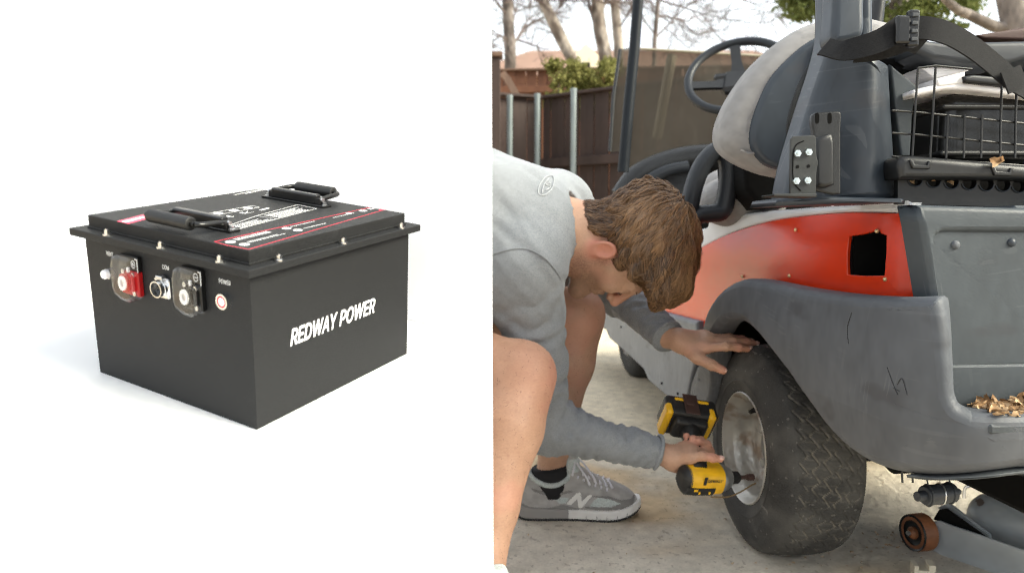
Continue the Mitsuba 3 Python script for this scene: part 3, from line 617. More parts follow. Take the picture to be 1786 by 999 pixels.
# ---- roof post moulding, bracket plates and base
YP = 1.10
Cp('post_base', slabY([(1352, 359), (1358, 346), (1400, 341), (1578, 346), (1580, 353), (1480, 355), (1400, 358)], 1.06, .12, .006), 'post_plastic')
post = np.vstack([spline([(1372, 356), (1376, 330), (1384, 290), (1398, 240), (1420, 170), (1440, 110), (1453, 60), (1456, 20), (1456, -60)], 40), [(1512, -60)], spline([(1512, 40), (1514, 90), (1526, 104), (1552, 112), (1556, 140), (1562, 220), (1567, 290), (1572, 352)], 30)])
pm = slabY(post, YP, .085, .018, .022, 4)
def ridge(v):
    # the moulding is a rounded column: its face swells towards the road along the middle
    x0 = at(1500, 200, YP)[0] + (v[:, 2] - .9) * -.02; w = np.exp(-((v[:, 0] - x0) / .030) ** 2); v[:, 1] -= .030 * w * (v[:, 1] < YP + .05); return v
Cp('roof_post', warp(pm, ridge), 'post_plastic', smooth=60)
Cp('post_sleeve', slabY(np.vstack([spline([(1454, -60), (1455, 10), (1452, 66), (1470, 76), (1506, 62), (1510, 10), (1510, -60)], 30)]), 1.055, .05, .010), 'post_plastic')
br = thing_part(ct, 'bracket')
part(br, 'back_plate', slabY(np.vstack([spline([(1420, 332), (1419, 240), (1416, 212), (1420, 198), (1440, 195), (1462, 194), (1468, 200), (1467, 225)], 24), [(1467, 338), (1455, 340)]]), 1.045, .012, .003), 'black_plastic')
part(br, 'block', slabY([(1424, 240), (1452, 232), (1457, 250), (1457, 322), (1440, 328), (1424, 322)], 1.03, .03, .006), 'black_plastic')
for u in (1425, 1447): part(br, 'slot', slabY(spline([(u - 3, 200), (u, 197), (u + 3.5, 200), (u + 3.5, 213), (u, 216), (u - 3, 213)], 20, True), 1.0445, .004, 0), 'dark_void', smooth=False)
pl_ = np.vstack([[(1378, 343), (1379, 243), (1383, 238), (1420, 236)], spline([(1423, 240), (1424, 270), (1427, 285), (1424, 300), (1423, 343)], 16)])
part(br, 'front_plate', slabY(pl_, 1.0, .005, .001), 'bracket_grey' if 'bracket_grey' in scene else mat('bracket_grey', lambda p, n, uv: mi.Color3f(.030, .032, .032) * (.8 + .4 * fbm(p.x * 80, p.y * 80, p.z * 80, 3)), .45, .3))
part(br, 'foot_plate', slabY([(1350, 338), (1424, 337), (1425, 344), (1350, 342)], .995, .05, .001), 'bracket_grey')
for u, v in ((1390, 268), (1409.5, 266), (1388, 316), (1407.5, 315)):
    part(br, 'bolt', place(cat([cyl(.0048, .004, 0, 6), cyl(.0022, .0065, 0, 10)]), at(u, v, .9998), [1, 0, 0], [0, 0, 1], [0, -1, 0]), 'bolt_zinc')
for u, v in ((1391, 291), (1410, 290)): part(br, 'hole', place(cyl(.0022, .0006, 0, 12), at(u, v, .9998), [1, 0, 0], [0, 0, 1], [0, -1, 0]), 'dark_void')
part(br, 'scribed_arc', tube([at(u, v, .9994) for u, v in spline([(1402, 246), (1390, 252), (1384, 265), (1383, 285), (1383, 305), (1387, 322), (1397, 333)], 30)], .0008, 5), 'dark_void')

# ---- seats
st = thing_part(ct, 'rear_seat_back')
outer = spline([(1520, 330), (1440, 318), (1372, 304), (1340, 296), (1300, 279), (1275, 260), (1264, 236), (1269, 200), (1294, 150), (1339, 92), (1398, 46), (1455, 27), (1530, 24)], 80)
sc_ = slabY(np.vstack([outer, [(1600, 40), (1620, 330)]]), 1.33, .115, .038, .016, 5)
sc_ = warp(sc_, lambda v: v + np.column_stack([np.zeros(len(v)), np.zeros(len(v)), np.zeros(len(v))]) + (meshkit.fbm(v * [9, 9, 14], 3, 5)[:, None] - .5) * [.0, .006, .004])
part(st, 'cushion', sc_, 'seat_fabric', 60)
inner = spline([(1520, 312), (1440, 302), (1376, 296), (1340, 286), (1316, 262), (1310, 235), (1321, 188), (1347, 134), (1391, 88), (1427, 64), (1460, 58), (1530, 52)], 80)
part(st, 'back_shell', slabY(np.vstack([inner, [(1600, 60), (1620, 312)]]), 1.318, .05, .010, .03, 4), 'post_plastic', 50)
shin = spline([(1520, 290), (1440, 285), (1395, 270), (1372, 240), (1374, 200), (1390, 150), (1412, 110), (1440, 90), (1530, 80)], 60)
part(st, 'shell_rib', tube([at(u, v, 1.312) for u, v in spline([(1436, 70), (1424, 92), (1412, 150), (1404, 220), (1400, 262)], 20)], .004, 8), 'post_plastic')
part(st, 'shell_hollow', slabY(np.vstack([shin, [(1600, 80), (1620, 290)]]), 1.3165, .01, .004), 'black_plastic', 50)
part(st, 'seam', tube([at(u, v, 1.33) for u, v in spline([(1292, 263), (1306, 268), (1318, 266), (1327, 262)], 14)], .0028, 6), 'seat_fabric')
sb = thing_part(ct, 'seat_base')
e = at(1290, 352, 1.75); sd = lambda p: ell_d(p, e, (.10, .14, .062)) + .004 * (meshkit.fbm(p * 30, 2, 3) - .5)
part(sb, 'cushion', surface(sd, e - [.13, .17, .09], e + [.13, .17, .09], .01), 'seat_fabric', True)
e2 = at(1275, 330, 1.90); part(sb, 'front_cushion', surface(lambda p: ell_d(p, e2, (.075, .12, .055)), e2 - .15, e2 + .15, .012), 'seat_fabric', True)
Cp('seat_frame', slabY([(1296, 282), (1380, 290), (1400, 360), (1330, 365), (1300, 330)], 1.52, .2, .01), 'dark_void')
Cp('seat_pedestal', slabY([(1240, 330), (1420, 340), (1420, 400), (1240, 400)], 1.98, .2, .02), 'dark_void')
# ---- armrest loop
ar = spline([(1192, 398), (1201, 366), (1210, 325), (1224, 290), (1242, 268), (1258, 262), (1268, 274), (1271, 302), (1267, 340), (1259, 368), (1240, 372), (1216, 376)], 60, True)
Cp('armrest', warp(tube([at(u, v, 1.62) for u, v in ar], .0195, 18, True), lambda v: np.column_stack([v[:, 0], 1.62 + (v[:, 1] - 1.62) * 1.5, v[:, 2]])), 'armrest_grey', smooth=True)

# ---- steering wheel
sw = thing_part(ct, 'steering_wheel'); SO = at(1287, 131, 2.66); sn = np.array([-.34, -.72, .60]); sn /= np.linalg.norm(sn); sx, sy, sn = basis(sn)
a = np.linspace(0, 2 * np.pi, 72, endpoint=False)
SWP = lambda x, y, z: SO + sx * x + sy * y + sn * z
part(sw, 'rim', tube([SWP(.172 * math.cos(t), .172 * math.sin(t), .0) for t in a], .0145, 14, True), 'armrest_grey', True)
def ribbon(P, w, t, up):
    """flat bar along P, w wide, t thick, its flat face towards up"""
    P = np.asarray(P, float); tg = np.gradient(P, axis=0); tg /= np.linalg.norm(tg, axis=1, keepdims=True); up = np.broadcast_to(np.asarray(up, float), P.shape); sd = np.cross(tg, up); sd /= np.linalg.norm(sd, axis=1, keepdims=True); nn = np.cross(sd, tg)
    w = np.broadcast_to(w, (len(P),))[:, None] / 2; rows = [P + sd * w + nn * t / 2, P - sd * w + nn * t / 2, P - sd * w - nn * t / 2, P + sd * w - nn * t / 2]
    v = np.stack(rows, 1).reshape(-1, 3); f = []; m = len(P)
    for k in range(m - 1):
        for j in range(4): A, B = 4 * k + j, 4 * k + (j + 1) % 4; f += [[A, B, B + 4], [A, B + 4, A + 4]]
    f += [[0, 2, 1], [0, 3, 2], [4 * m - 4, 4 * m - 3, 4 * m - 2], [4 * m - 4, 4 * m - 2, 4 * m - 1]]
    q = trimesh.Trimesh(v, f, process=False)
    if q.volume < 0: q.invert()
    return q
for t in (1.75, 3.35, 5.85):
    part(sw, 'spoke', ribbon([SWP(q * math.cos(t), q * math.sin(t), z) for q, z in ((.04, -.03), (.09, -.022), (.168, -.002))], [.05, .034, .036], .012, sn), 'black_plastic')
part(sw, 'hub', cat([place(cbox((-.055, -.05, -.055), (.055, .05, -.015), .012), SO, sx, sy, sn), place(cbox((-.09, .015, -.050), (.05, .045, -.02), .008), SO, sx, sy, sn)]), 'black_plastic')
part(sw, 'column', tube([SWP(0, 0, -.04), SWP(0, .05, -.5)], .03, 12), 'black_plastic')

# ---- windscreen (folded, tinted and dusty), roof strut, cowl
scene['tint_glass'] = {'type': 'blendbsdf', 'weight': proc(lambda p, n, uv: mi.Float(.38) + .28 * fbm(p.x * 3, p.z * 3, 0.0, 3) + .25 * smoothstep(.6, .75, fbm(p.x * 8, p.z * 2.5, 4.0, 4)) + 0 * p.y),
    'a': {'type': 'thindielectric', 'int_ior': 1.3, 'specular_transmittance': {'type': 'rgb', 'value': [.46, .43, .39]}}, 'b': {'type': 'twosided', 'bsdf': {'type': 'diffuse', 'reflectance': {'type': 'rgb', 'value': [.085, .076, .064]}}}}
ws = thing_part(ct, 'windscreen'); YW = 3.35
def sheet(px, Y, curve=0.0):
    P = Polygon([(lambda q: (q[0], q[2]))(at(u, v, Y)) for u, v in px]); v, f = trimesh.creation.triangulate_polygon(P, engine='earcut'); v, f = trimesh.remesh.subdivide_to_size(np.column_stack([v, np.zeros(len(v))]), f, .12, max_iter=10)
    x = v[:, 0]; xm = (x.min() + x.max()) / 2; return trimesh.Trimesh(np.column_stack([x, Y + curve * (x - xm) ** 2 - .22 * (v[:, 1] - v[:, 1].mean()) * 0, v[:, 1]]), f, process=False)
part(ws, 'lower_pane', sheet([(1101, 85), (1500, 108), (1500, 330), (1088, 330), (1092, 240)], YW), 'tint_glass', False)
part(ws, 'folded_pane', sheet([(1081, 87), (1100, 83), (1094, 262), (1064, 266), (1070, 170)], YW - .10), 'tint_glass', False)
mat('pale_edge', (.30, .27, .20), .5)
part(ws, 'edge_strip', cat([tube([at(1100, 84.5, YW - .01), at(1500, 107.5, YW - .01)], .0055, 8), tube([at(1098, 88, YW - .01), at(1090, 330, YW - .01)], .005, 8)]), 'pale_edge')
part(ws, 'pane_edge', tube([at(1082, 86, YW - .11), at(1070, 170, YW - .11), at(1064, 264, YW - .11)], .008, 8), 'black_plastic')
part(ws, 'brace', tube([at(1172, 96, YW + .06), at(1146, 240, YW + .06)], .022, 10), 'pale_edge')
stt = cat([tube([at(1116, -40, 2.75), at(1107, 80, 2.75), at(1097, 180, 2.75), at(1087, 300, 2.75)], [.019, .0195, .02, .021], 12)])
mat('strut_blue', (.006, .009, .013), .5, spec=.25)
Cp('roof_strut', stt, 'strut_blue', smooth=50)
Cp('far_roof_strut', tube([at(1536, -30, 1.9), at(1528, 40, 1.9)], .016, 12), 'black_plastic')
Cp('cowl', cat([tube([at(u, v, 2.95) for u, v in spline([(1085, 345), (1110, 312), (1150, 290), (1200, 277), (1260, 274), (1340, 280)], 40)], .05, 12), slabY([(1080, 340), (1120, 308), (1200, 285), (1420, 290), (1420, 420), (1080, 420)], 3.0, .1, .01)]), 'black_plastic', smooth=50)
Cp('cowl_strip', tube([at(u, v, 2.86) for u, v in spline([(1110, 335), (1135, 312), (1165, 297), (1200, 290)], 30)], .022, 10), 'armrest_grey', smooth=50)

# ---- bag rack: basket, tray, cooler, straps
bk = thing_part(ct, 'basket'); YB = 1.06
def wire(px, Y=YB, r=.0016): return tube([at(u, v, Y) for u, v in px], r, 7)
for v0, v1 in ((193, 217), (232, 255), (273, 290)): part(bk, 'wire', wire([(1556, v0), (1600, v0 + 3), (1800, v1), (1900, v1 + 9)]), 'black_plastic')
for u0, u1, t0 in ((1601, 1591, 118), (1632, 1622, 116), (1657, 1650, 205), (1684, 1681, 208), (1715, 1711, 210), (1747, 1744, 150), (1773, 1770, 150), (1802, 1800, 150), (1834, 1832, 150)):
    part(bk, 'wire', wire([(u0, t0), ((u0 + u1) / 2, 200), (u1, 276)], YB - .003), 'black_plastic')
part(bk, 'wire', wire([(1601, 119), (1632, 115), (1695, 121)], YB - .003), 'black_plastic')
part(bk, 'side_plate', slabY([(1553, 112), (1560, 118), (1599, 150), (1592, 200), (1588, 272), (1572, 276)], 1.115, .02, .003), 'rear_plastic')
ty = thing_part(ct, 'rack_tray')
part(ty, 'front_bar', warp(slabY(np.vstack([spline([(1571, 312), (1567, 290), (1574, 273), (1600, 271)], 16), [(1790, 288), (1900, 297), (1900, 326), (1790, 313)]]), 1.045, .05, .008), lambda v: v), 'black_plastic', 45)
for u, v in ((1606, 285), (1749, 297)):
    part(ty, 'latch', slabY([(u - 19, v - 6), (u - 14, v + 9), (u + 16, v + 10), (u + 20, v - 4), (u + 14, v - 4), (u + 12, v + 3), (u - 10, v + 2), (u - 13, v - 6)], 1.042, .006, .0015), 'black_plastic')
pb = [(1566, 306), (1800, 318), (1900, 325), (1900, 372), (1800, 362), (1566, 356)]
hol = [[(u + 12.5 * math.cos(t), v + 12 * math.sin(t)) for t in np.linspace(0, 2 * np.pi, 20, endpoint=False)] for u, v in ((1597, 313), (1629, 315), (1660, 317.5), (1691, 319), (1721, 321), (1750, 322), (1778, 324))]
part(ty, 'perforated_strip', slabY(pb, 1.075, .012, 0, holes=hol), 'black_plastic', False)
for u, v in ((1597, 313), (1629, 315), (1660, 317.5), (1691, 319), (1721, 321), (1750, 322), (1778, 324)):
    part(ty, 'hole_rim', tube([at(u + 12.5 * math.cos(t), v + 12 * math.sin(t), 1.0735) for t in np.linspace(.15, math.pi - .15, 14)], .0009, 6), 'post_plastic')
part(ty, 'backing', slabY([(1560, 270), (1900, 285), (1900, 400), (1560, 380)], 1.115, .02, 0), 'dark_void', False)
rl2 = np.random.default_rng(5)
for k, (u, v, Y, s_) in enumerate(((1597, 312, 1.07, .018), (1626, 311, 1.068, .017), (1638, 306, 1.055, .015), (1658, 318, 1.08, .014), (1735, 282, 1.04, .020), (1747, 280, 1.04, .018), (1592, 316, 1.08, .012))):
    m = leaf(rl2, s_); m.apply_translation(at(u, v, Y))
    single('fallen_leaf', m, 'dry_leaf', ('dry leaf in the leftmost round hole of the rack tray', 'pale dry leaf in the second round hole of the rack tray', 'dry leaf sticking up beside the second round hole of the rack tray', 'small dry leaf in the third round hole of the rack tray', 'long dry leaf lying on the front bar of the rack tray', 'short dry leaf at the right end of the pair on the rack tray bar', 'tiny leaf scrap low in the leftmost hole of the rack tray')[k], 'leaf', smooth=False)
cl = thing('cooler', 'black cooler box with a white lid in the wire basket of the cart', 'cooler')
YC = 1.10
mat('cooler_white', (.72, .70, .70), .45)
part(cl, 'body', rbox(at(1645, 290, YC) * [1, 1, 1], [at(1645, 290, YC)[0] + .42, YC + .26, at(1645, 160, YC)[2]], .022, 2), 'black_gloss', 40)
x0 = at(1645, 200, YC)[0]
for v in (187, 268): part(cl, 'band', rbox([x0 - .004, YC - .005, at(1645, v + 5, YC)[2]], [x0 + .425, YC + .26, at(1645, v - 5, YC)[2]], .004), 'black_plastic')
part(cl, 'lid_rim', slabY([(1593, 157), (1640, 146), (1690, 144), (1800, 158), (1900, 172), (1900, 184), (1800, 172), (1690, 158), (1650, 157), (1594, 169)], 1.085, .25, .004), 'cooler_white')
part(cl, 'lid', slabY([(1634, 137), (1684, 125), (1684, 146), (1636, 152)], 1.084, .2, .003), 'cooler_white')
part(cl, 'lid_top', slabY([(1606, 118), (1640, 116), (1695, 121), (1684, 126), (1634, 137)], 1.12, .2, .004), 'cooler_white')
part(cl, 'handle', slabY([(1682, 133), (1700, 130), (1900, 148), (1900, 168), (1790, 154), (1684, 144)], 1.078, .02, .004), 'black_plastic')
# rack crossbar, its dark cap and the straps
mat('rack_grey', lambda p, n, uv: mi.Color3f(.022, .026, .032) * (.85 + .3 * fbm(p.x * 30, p.y * 30, p.z * 30, 3)), .5)
mat('brown_cap', (.055, .026, .022), .6)
rk_ = thing_part(ct, 'bag_rack')
part(rk_, 'crossbar', slabY(np.vstack([spline([(1594, 74), (1600, 66), (1640, 72), (1720, 72), (1900, 68)], 30), [(1900, 110), (1786, 105)], spline([(1760, 112), (1690, 112), (1630, 104), (1598, 92)], 20)]), 1.10, .08, .008), 'rack_grey')
part(rk_, 'cap', slabY([(1700, 62), (1786, 48), (1900, 40), (1900, 68), (1786, 70), (1730, 68)], 1.14, .2, .004), 'brown_cap')
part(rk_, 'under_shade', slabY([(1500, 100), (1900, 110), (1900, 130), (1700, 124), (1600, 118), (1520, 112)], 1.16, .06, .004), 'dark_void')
mat('webbing', lambda p, n, uv: mi.Color3f(.010, .010, .011) * (.6 + .8 * noise(p.x * 900, p.y * 200, p.z * 900)), .8, spec=.2)
sp_ = thing('strap', 'wide black webbing strap with a ladder buckle hanging over the cart bag rack', 'strap')
def band(P, w, tilt=(0, -1, .15), t=.0022): return ribbon(spline(P, 40), w, t, tilt)
def pathY(L): return [at(u, v, Y) for u, v, Y in L]
part(sp_, 'left_band', band(pathY([(1437, 82, 1.02), (1470, 88, 1.0), (1510, 80, .985), (1545, 66, .98), (1578, 42, .985)]), .030, (0, -1, .25)), 'webbing', 40)
part(sp_, 'lower_band', band(pathY([(1490, 96, 1.005), (1530, 92, 1.0), (1560, 84, .995), (1588, 76, 1.0), (1606, 82, 1.02)]), .022, (0, -.8, -.6)), 'webbing', 40)
part(sp_, 'right_band', band(pathY([(1596, 48, .99), (1626, 51, .985), (1660, 62, .985), (1700, 86, .99), (1740, 118, 1.0), (1766, 140, 1.01), (1800, 160, 1.03)]), .033, (.1, -1, .25)), 'webbing', 40)
part(sp_, 'tail', band(pathY([(1786, 132, 1.0), (1772, 138, .995), (1752, 146, .99)]), .030, (.1, -1, .1)), 'webbing', 40)
bq = at(1578, 52, .975)
part(sp_, 'buckle', cat([rbox(bq + [-.013, -.006, -.019], bq + [.006, .004, .017], .004), rbox(bq + [.003, -.005, -.022], bq + [.017, .006, .024], .003)]), 'black_gloss', 40)
for k in range(4): part(sp_, 'buckle_rib', rbox(bq + [.005, -.008, -.016 + .010 * k], bq + [.013, -.003, -.011 + .010 * k], .001), 'rack_grey')
# ---------------------------------------------------------------- under the cart: light socket and floor jack
lp = thing_part(ct, 'wiring_socket'); s0, s1 = at(1612, 864, 1.06), at(1662, 858, 1.075)
part(lp, 'body', tube([s0, s0 + (s1 - s0) * .05, s0 + (s1 - s0) * .95, s1], [.0125, .0145, .0145, .012], 20), 'rack_grey', 40)
part(lp, 'plug', tube([s0 - (s1 - s0) * .25, s0 + (s1 - s0) * .05], [.007, .008], 12), 'rack_grey'); part(lp, 'pin', tube([s1, s1 + (s1 - s0) * .22], .0045, 10), 'post_plastic')
for k in (.12, .55, .88):
    c0 = s0 + (s1 - s0) * k; part(lp, 'clamp', tube([c0 + np.array([0, math.cos(t), math.sin(t)]) * .0155 for t in np.linspace(0, 2 * np.pi, 24, endpoint=False)], .0011, 6, True), 'dull_steel' if k == .55 else 'rack_grey')
    part(lp, 'hanger', tube([c0 + [0, 0, .0155], c0 + [-.004, 0, .03], c0 + [.002, .01, .05]], .0011, 6), 'dull_steel' if k == .55 else 'rack_grey')
for u in (1573, 1591): Cp('fixing_pin', tube([at(u, 822, 1.02), at(u + 1, 841, 1.02)], .0014, 6), 'bracket_grey')

mat('jack_grey', lambda p, n, uv: mix(mi.Color3f(.36, .39, .41) * (.8 + .4 * fbm(p.x * 24, p.y * 24, p.z * 24, 3)), (.10, .045, .02), smoothstep(.74, .8, fbm(p.x * 40, p.y * 40, p.z * 40, 3)) * .7), .38, .2)
mat('caster_orange', lambda p, n, uv: mi.Color3f(.20, .075, .03) * (.5 + fbm(p.x * 60, p.y * 60, p.z * 60, 3)), .55)
mat('flaked_white', lambda p, n, uv: mix((.46, .47, .47), (.02, .02, .02), smoothstep(.52, .60, fbm(p.x * 75, p.y * 75, p.z * 75, 3))), .5)
jk = thing('floor_jack', 'grey scratched floor jack with an orange rimmed caster under the cart bumper', 'jack')
JO = on_ground(1600, 958); JD = np.array([.56, -.83, 0]); JD /= np.linalg.norm(JD); JN = np.array([-JD[1], JD[0], 0])
def jp(u, v, off=0.0):
    O = JO + JN * off; d = ray(u, v); t = ((O - EYE) @ JN) / (d @ JN); p = EYE + d * t; return (p - O) @ JD, p[2]
def jslab(px, off, th, bevel=.0015): return place(prism(Polygon([jp(u, v, off) for u, v in px]), -th / 2, th / 2, bevel), JO + JN * off, JD, UP, -JN)
part(jk, 'side_plate', jslab([(1614, 910), (1640, 907), (1660, 915), (1725, 937), (1790, 960), (1860, 985), (1860, 1075), (1786, 1032), (1700, 1002), (1655, 974), (1622, 955)], 0.02, .006), 'jack_grey')
part(jk, 'lifting_arm', jslab([(1636, 884), (1655, 876), (1728, 932), (1728, 940), (1716, 936)], .06, .01), 'jack_grey')
part(jk, 'inner_web', jslab([(1628, 905), (1638, 888), (1652, 886), (1722, 936), (1660, 916)], .035, .004), 'dark_void')
part(jk, 'far_side_plate', jslab([(1660, 900), (1700, 910), (1860, 965), (1860, 1000), (1700, 950), (1660, 920)], .24, .006), 'jack_grey')
q_ = jp(1716, 898, .15); hA = JO + JN * .15 + JD * q_[0] + UP * q_[1]; hB = hA + JD * .5 - UP * .01
part(jk, 'cylinder', tube([hA + (hB - hA) * t for t in (-.06, -.045, -.02, .03, .3, 1.0)], [.010, .030, .044, .055, .064, .070], 28), 'jack_grey', 50)
hd = (hB - hA) / np.linalg.norm(hB - hA); hx, hy, hz_ = basis(hd)
dc = []
for k in range(9):
    rr = np.random.default_rng(k); a0 = 1.2 + rr.uniform(-.5, .55); l0 = .10 + rr.uniform(0, .16)
    sg = [(l0 + dl, a0 + da) for dl, da in ((0, 0), (.02, -.05), (.045, .0), (.05, .16), (.02, .26), (-.004, .14))]
    up_ = np.cross(hd, np.cross(UP, hd)); up_ /= np.linalg.norm(up_); sd_ = np.cross(hd, up_)
    V = [hA + hd * l + (up_ * math.sin(a) + sd_ * math.cos(a)) * (.0565 + .0105 * smooth01(l, .02, .13)) for l, a in sg]; dc.append(trimesh.Trimesh(V + [np.mean(V, 0)], [[i, (i + 1) % 6, 6] for i in range(6)], process=False))
part(jk, 'flaked_decal', cat(dc), 'flaked_white', False, stuff=True)
part(jk, 'handle_loop', tube(spline([at(1681, 868, 1.45), at(1684, 850, 1.45), at(1700, 846, 1.44), at(1748, 836, 1.40), at(1752, 840, 1.40), at(1753, 856, 1.40)], 24), .0028, 8), 'dull_steel')
cz = .0385; cwO = JO + [.0, 0, cz]; cax = np.array([.97, .22, 0.0]); cax /= np.linalg.norm(cax); cfx = np.cross(UP, cax)
CW = lambda m: place(m, cwO - cax * .014, cfx, np.cross(cax, cfx), cax)
kw = thing_part(jk, 'caster')
part(kw, 'tread', CW(lathe([(.026, 0), (.0355, 0), (.0385, .003), (.0385, .031), (.0355, .034), (.026, .034)], 40)), 'caster_orange', 40)
part(kw, 'disc', CW(lathe([(0, -.001), (.012, -.001), (.013, .004), (.026, .004), (.0372, -.0022), (.0376, .001), (.026, .034), (0, .034)], 40)), 'black_plastic', 40)
part(kw, 'hub', CW(lathe([(0, -.009), (.007, -.008), (.009, -.004), (.013, -.002), (.013, .004)], 24)), 'caster_orange', 40); part(kw, 'axle_bolt', CW(lathe([(0, -.012), (.0055, -.012), (.006, -.006)], 12)), 'dull_steel')

# ---------------------------------------------------------------- small things on the ground
rg = np.random.default_rng(21); dl = []
spots = [(1560 + rg.normal(0, 40), 930 + abs(rg.normal(0, 26))) for _ in range(46)] + [(rg.uniform(880, 1600), rg.uniform(690, 1010)) for _ in range(46)] + [(rg.normal(1440, 60), rg.normal(985, 12)) for _ in range(18)]
for u, v in spots:
    g = on_ground(u, v); m = leaf(rg, rg.uniform(.004, .012)); m.apply_scale([1, 1, .35]); m.apply_translation(g + [0, 0, .004]); dl.append(m)
single('leaf_litter', cat(dl), 'dry_leaf', 'crumbled brown leaf scraps scattered on the concrete driveway', 'leaf litter', kind='stuff', smooth=False)
g = on_ground(1608, 1003); mat('pale_wood', (.55, .50, .40), .7)
single('wood_block', place(cat([box(.036, .030, .016, (0, 0, .008)), box(.012, .030, .012, (.014, 0, .022)), box(.008, .030, .008, (-.014, 0, .020))]), g, np.array([.97, -.24, 0]), np.array([.24, .97, 0]), UP), 'pale_wood', 'small pale notched wood block lying on the concrete before the jack caster', 'wood block')

# ---------------------------------------------------------------- fences
def wood(c0, c1):
    def f(p, n, uv):
        g = fbm(p.x * 55 + p.y * 55, p.z * 2.2, p.y * 9, 4); t = cell_rand(p.x * 7.3 + p.y * 2.1, 0 * p.y, 0 * p.z); return mix(c0, c1, g) * (.75 + .5 * t)
    return f
mat('dark_boards', wood((.022, .0125, .010), (.060, .034, .027)), .75); mat('red_boards', wood((.085, .030, .013), (.17, .068, .032)), .75); mat('cap_wood', wood((.10, .055, .035), (.19, .12, .085)), .7)
mat('galvanised', lambda p, n, uv: mi.Color3f(.20, .23, .23) * (.8 + .4 * fbm(p.x * 20, p.y * 20, p.z * 6, 3)), .4, .4)
def fence(label, A, Bp, top, bw, mt, rails, capm, th=.018, z0=0.0, side=-1, jit=.004, gap=.004):
    f = thing('board_fence', label, 'fence'); A, Bp = np.array(A, float), np.array(Bp, float); L = np.linalg.norm(Bp - A); d = np.append((Bp - A) / L, 0); nn = np.cross(UP, d); rr = np.random.default_rng(int(L * 100)); n = int(L / bw)
    for k in range(n):
        w = bw - gap; j = rr.normal(0, jit, 3); O = np.append(A, 0) + d * (k + .5) * L / n + nn * (j[0] + (.012 if k % 2 else 0))
        part(f, 'board', place(cbox((-w / 2, -th / 2, z0), (w / 2, th / 2, top - .02 + j[1] * 2), .003), O, d, nn, UP + d * j[2] * .5), mt)
    for z in rails: part(f, 'rail', place(cbox((0, -.02, z - .04), (L, .02, z + .04), .004), np.append(A, 0) + nn * side * .045, d, nn, UP), mt)
    part(f, 'cap', place(cbox((-.02, -.05, top - .025), (L + .02, .05, top), .004), np.append(A, 0) + nn * side * .01, d, nn, UP), capm)
    return f
zf = 1.867
f1 = fence('dark brown board fence with galvanised posts in front, behind the person', (-.85, 6.35), (.275, 6.8), zf, .14, 'dark_boards', (.35,), 'dark_boards')
f2 = fence('dark narrow-board fence angling towards the cart behind its windscreen', (.285, 6.8), (3.1, 4.65), zf, .075, 'dark_boards', (1.27, .45), 'dark_boards', jit=.003)
f3 = fence('reddish brown higher fence with a pale cap behind the dark fence', (-2.2, 9.3), (3.6, 8.9), 2.60, .13, 'red_boards', (2.35, 1.2), 'cap_wood')
for u, vt, Y, lb in ((889, 166, 6.45, 'galvanised steel fence post nearest the backdrop edge'), (937, 163, 6.55, 'middle galvanised steel fence post of the three'), (1000.5, 154, 6.30, 'rightmost and tallest galvanised steel fence post')):
    p = at(u, vt, Y); pp = thing('fence_post', lb, 'post'); part(pp, 'pipe', tube([[p[0], Y, 0], [p[0], Y, p[2] - .02]], .026, 14), 'galvanised'); part(pp, 'cap', tube([[p[0], Y, p[2] - .03], [p[0], Y, p[2] - .004], [p[0], Y, p[2]]], [.029, .029, .018], 14), 'galvanised')
p0 = at(867, 95, 6.2)
gp = thing('gate_post', 'thick dark brown timber post with a flat cap at the backdrop edge', 'post')
part(gp, 'timber', cbox((p0[0] - .09, 6.2, 0), (p0[0] + .025, 6.3, p0[2] - .02), .005), 'dark_boards'); part(gp, 'cap', cbox((p0[0] - .11, 6.17, p0[2] - .02), (p0[0] + .045, 6.33, p0[2] + .02), .006), 'cap_wood')
part(gp, 'brace', ribbon([at(876, 127, 6.9), at(886, 140, 6.9), at(902, 168, 6.9)], .06, .03, (0, -1, 0)), 'cap_wood')

# ---------------------------------------------------------------- far building
mat('roof_tile', lambda p, n, uv: mi.Color3f(.22, .135, .10) * (.7 + .6 * fbm(p.x * 3, p.y * 3, p.z * 12, 3)), .8); mat('cream_wall', (.62, .56, .42), .8); mat('brick_far', (.30, .17, .12), .85)
hs = thing('far_house', 'cream house with a reddish tiled roof beyond the fences and bare trees', 'house')
x0, x1, zr = at(820, 100, 24)[0], at(1450, 100, 24)[0], at(900, 84, 24)[2]
part(hs, 'wall', cbox((x0, 24, 0), (x1, 32, zr - .9), .02), 'brick_far'); 
part(hs, 'roof', trimesh.convex.convex_hull(np.array([[x0 - .4, 23.5, zr - .95], [x1 + .4, 23.5, zr - .95], [x0 - .4, 32.5, zr - .95], [x1 + .4, 32.5, zr - .95], [x0 + 2, 27, zr + .62], [x1 - 1.5, 27, zr + .62]])), 'roof_tile', False)
g0, g1 = at(1000, 82, 22), at(1044, 115, 22)
part(hs, 'gable_wall', trimesh.convex.convex_hull(np.array([[g0[0], y, z] for y in (22, 23.6) for z in (0, g0[2] - .25)] + [[g1[0], y, z] for y in (22, 23.6) for z in (0, g0[2] - .25)] + [[(g0[0] + g1[0]) / 2, y, g0[2] + .1] for y in (22, 23.6)])), 'cream_wall', False)
gw = part(hs, 'window', cbox((g0[0] + .25, 21.96, g0[2] - .9), (g1[0] - .25, 21.995, g0[2] - .45), .005), 'dark_void')

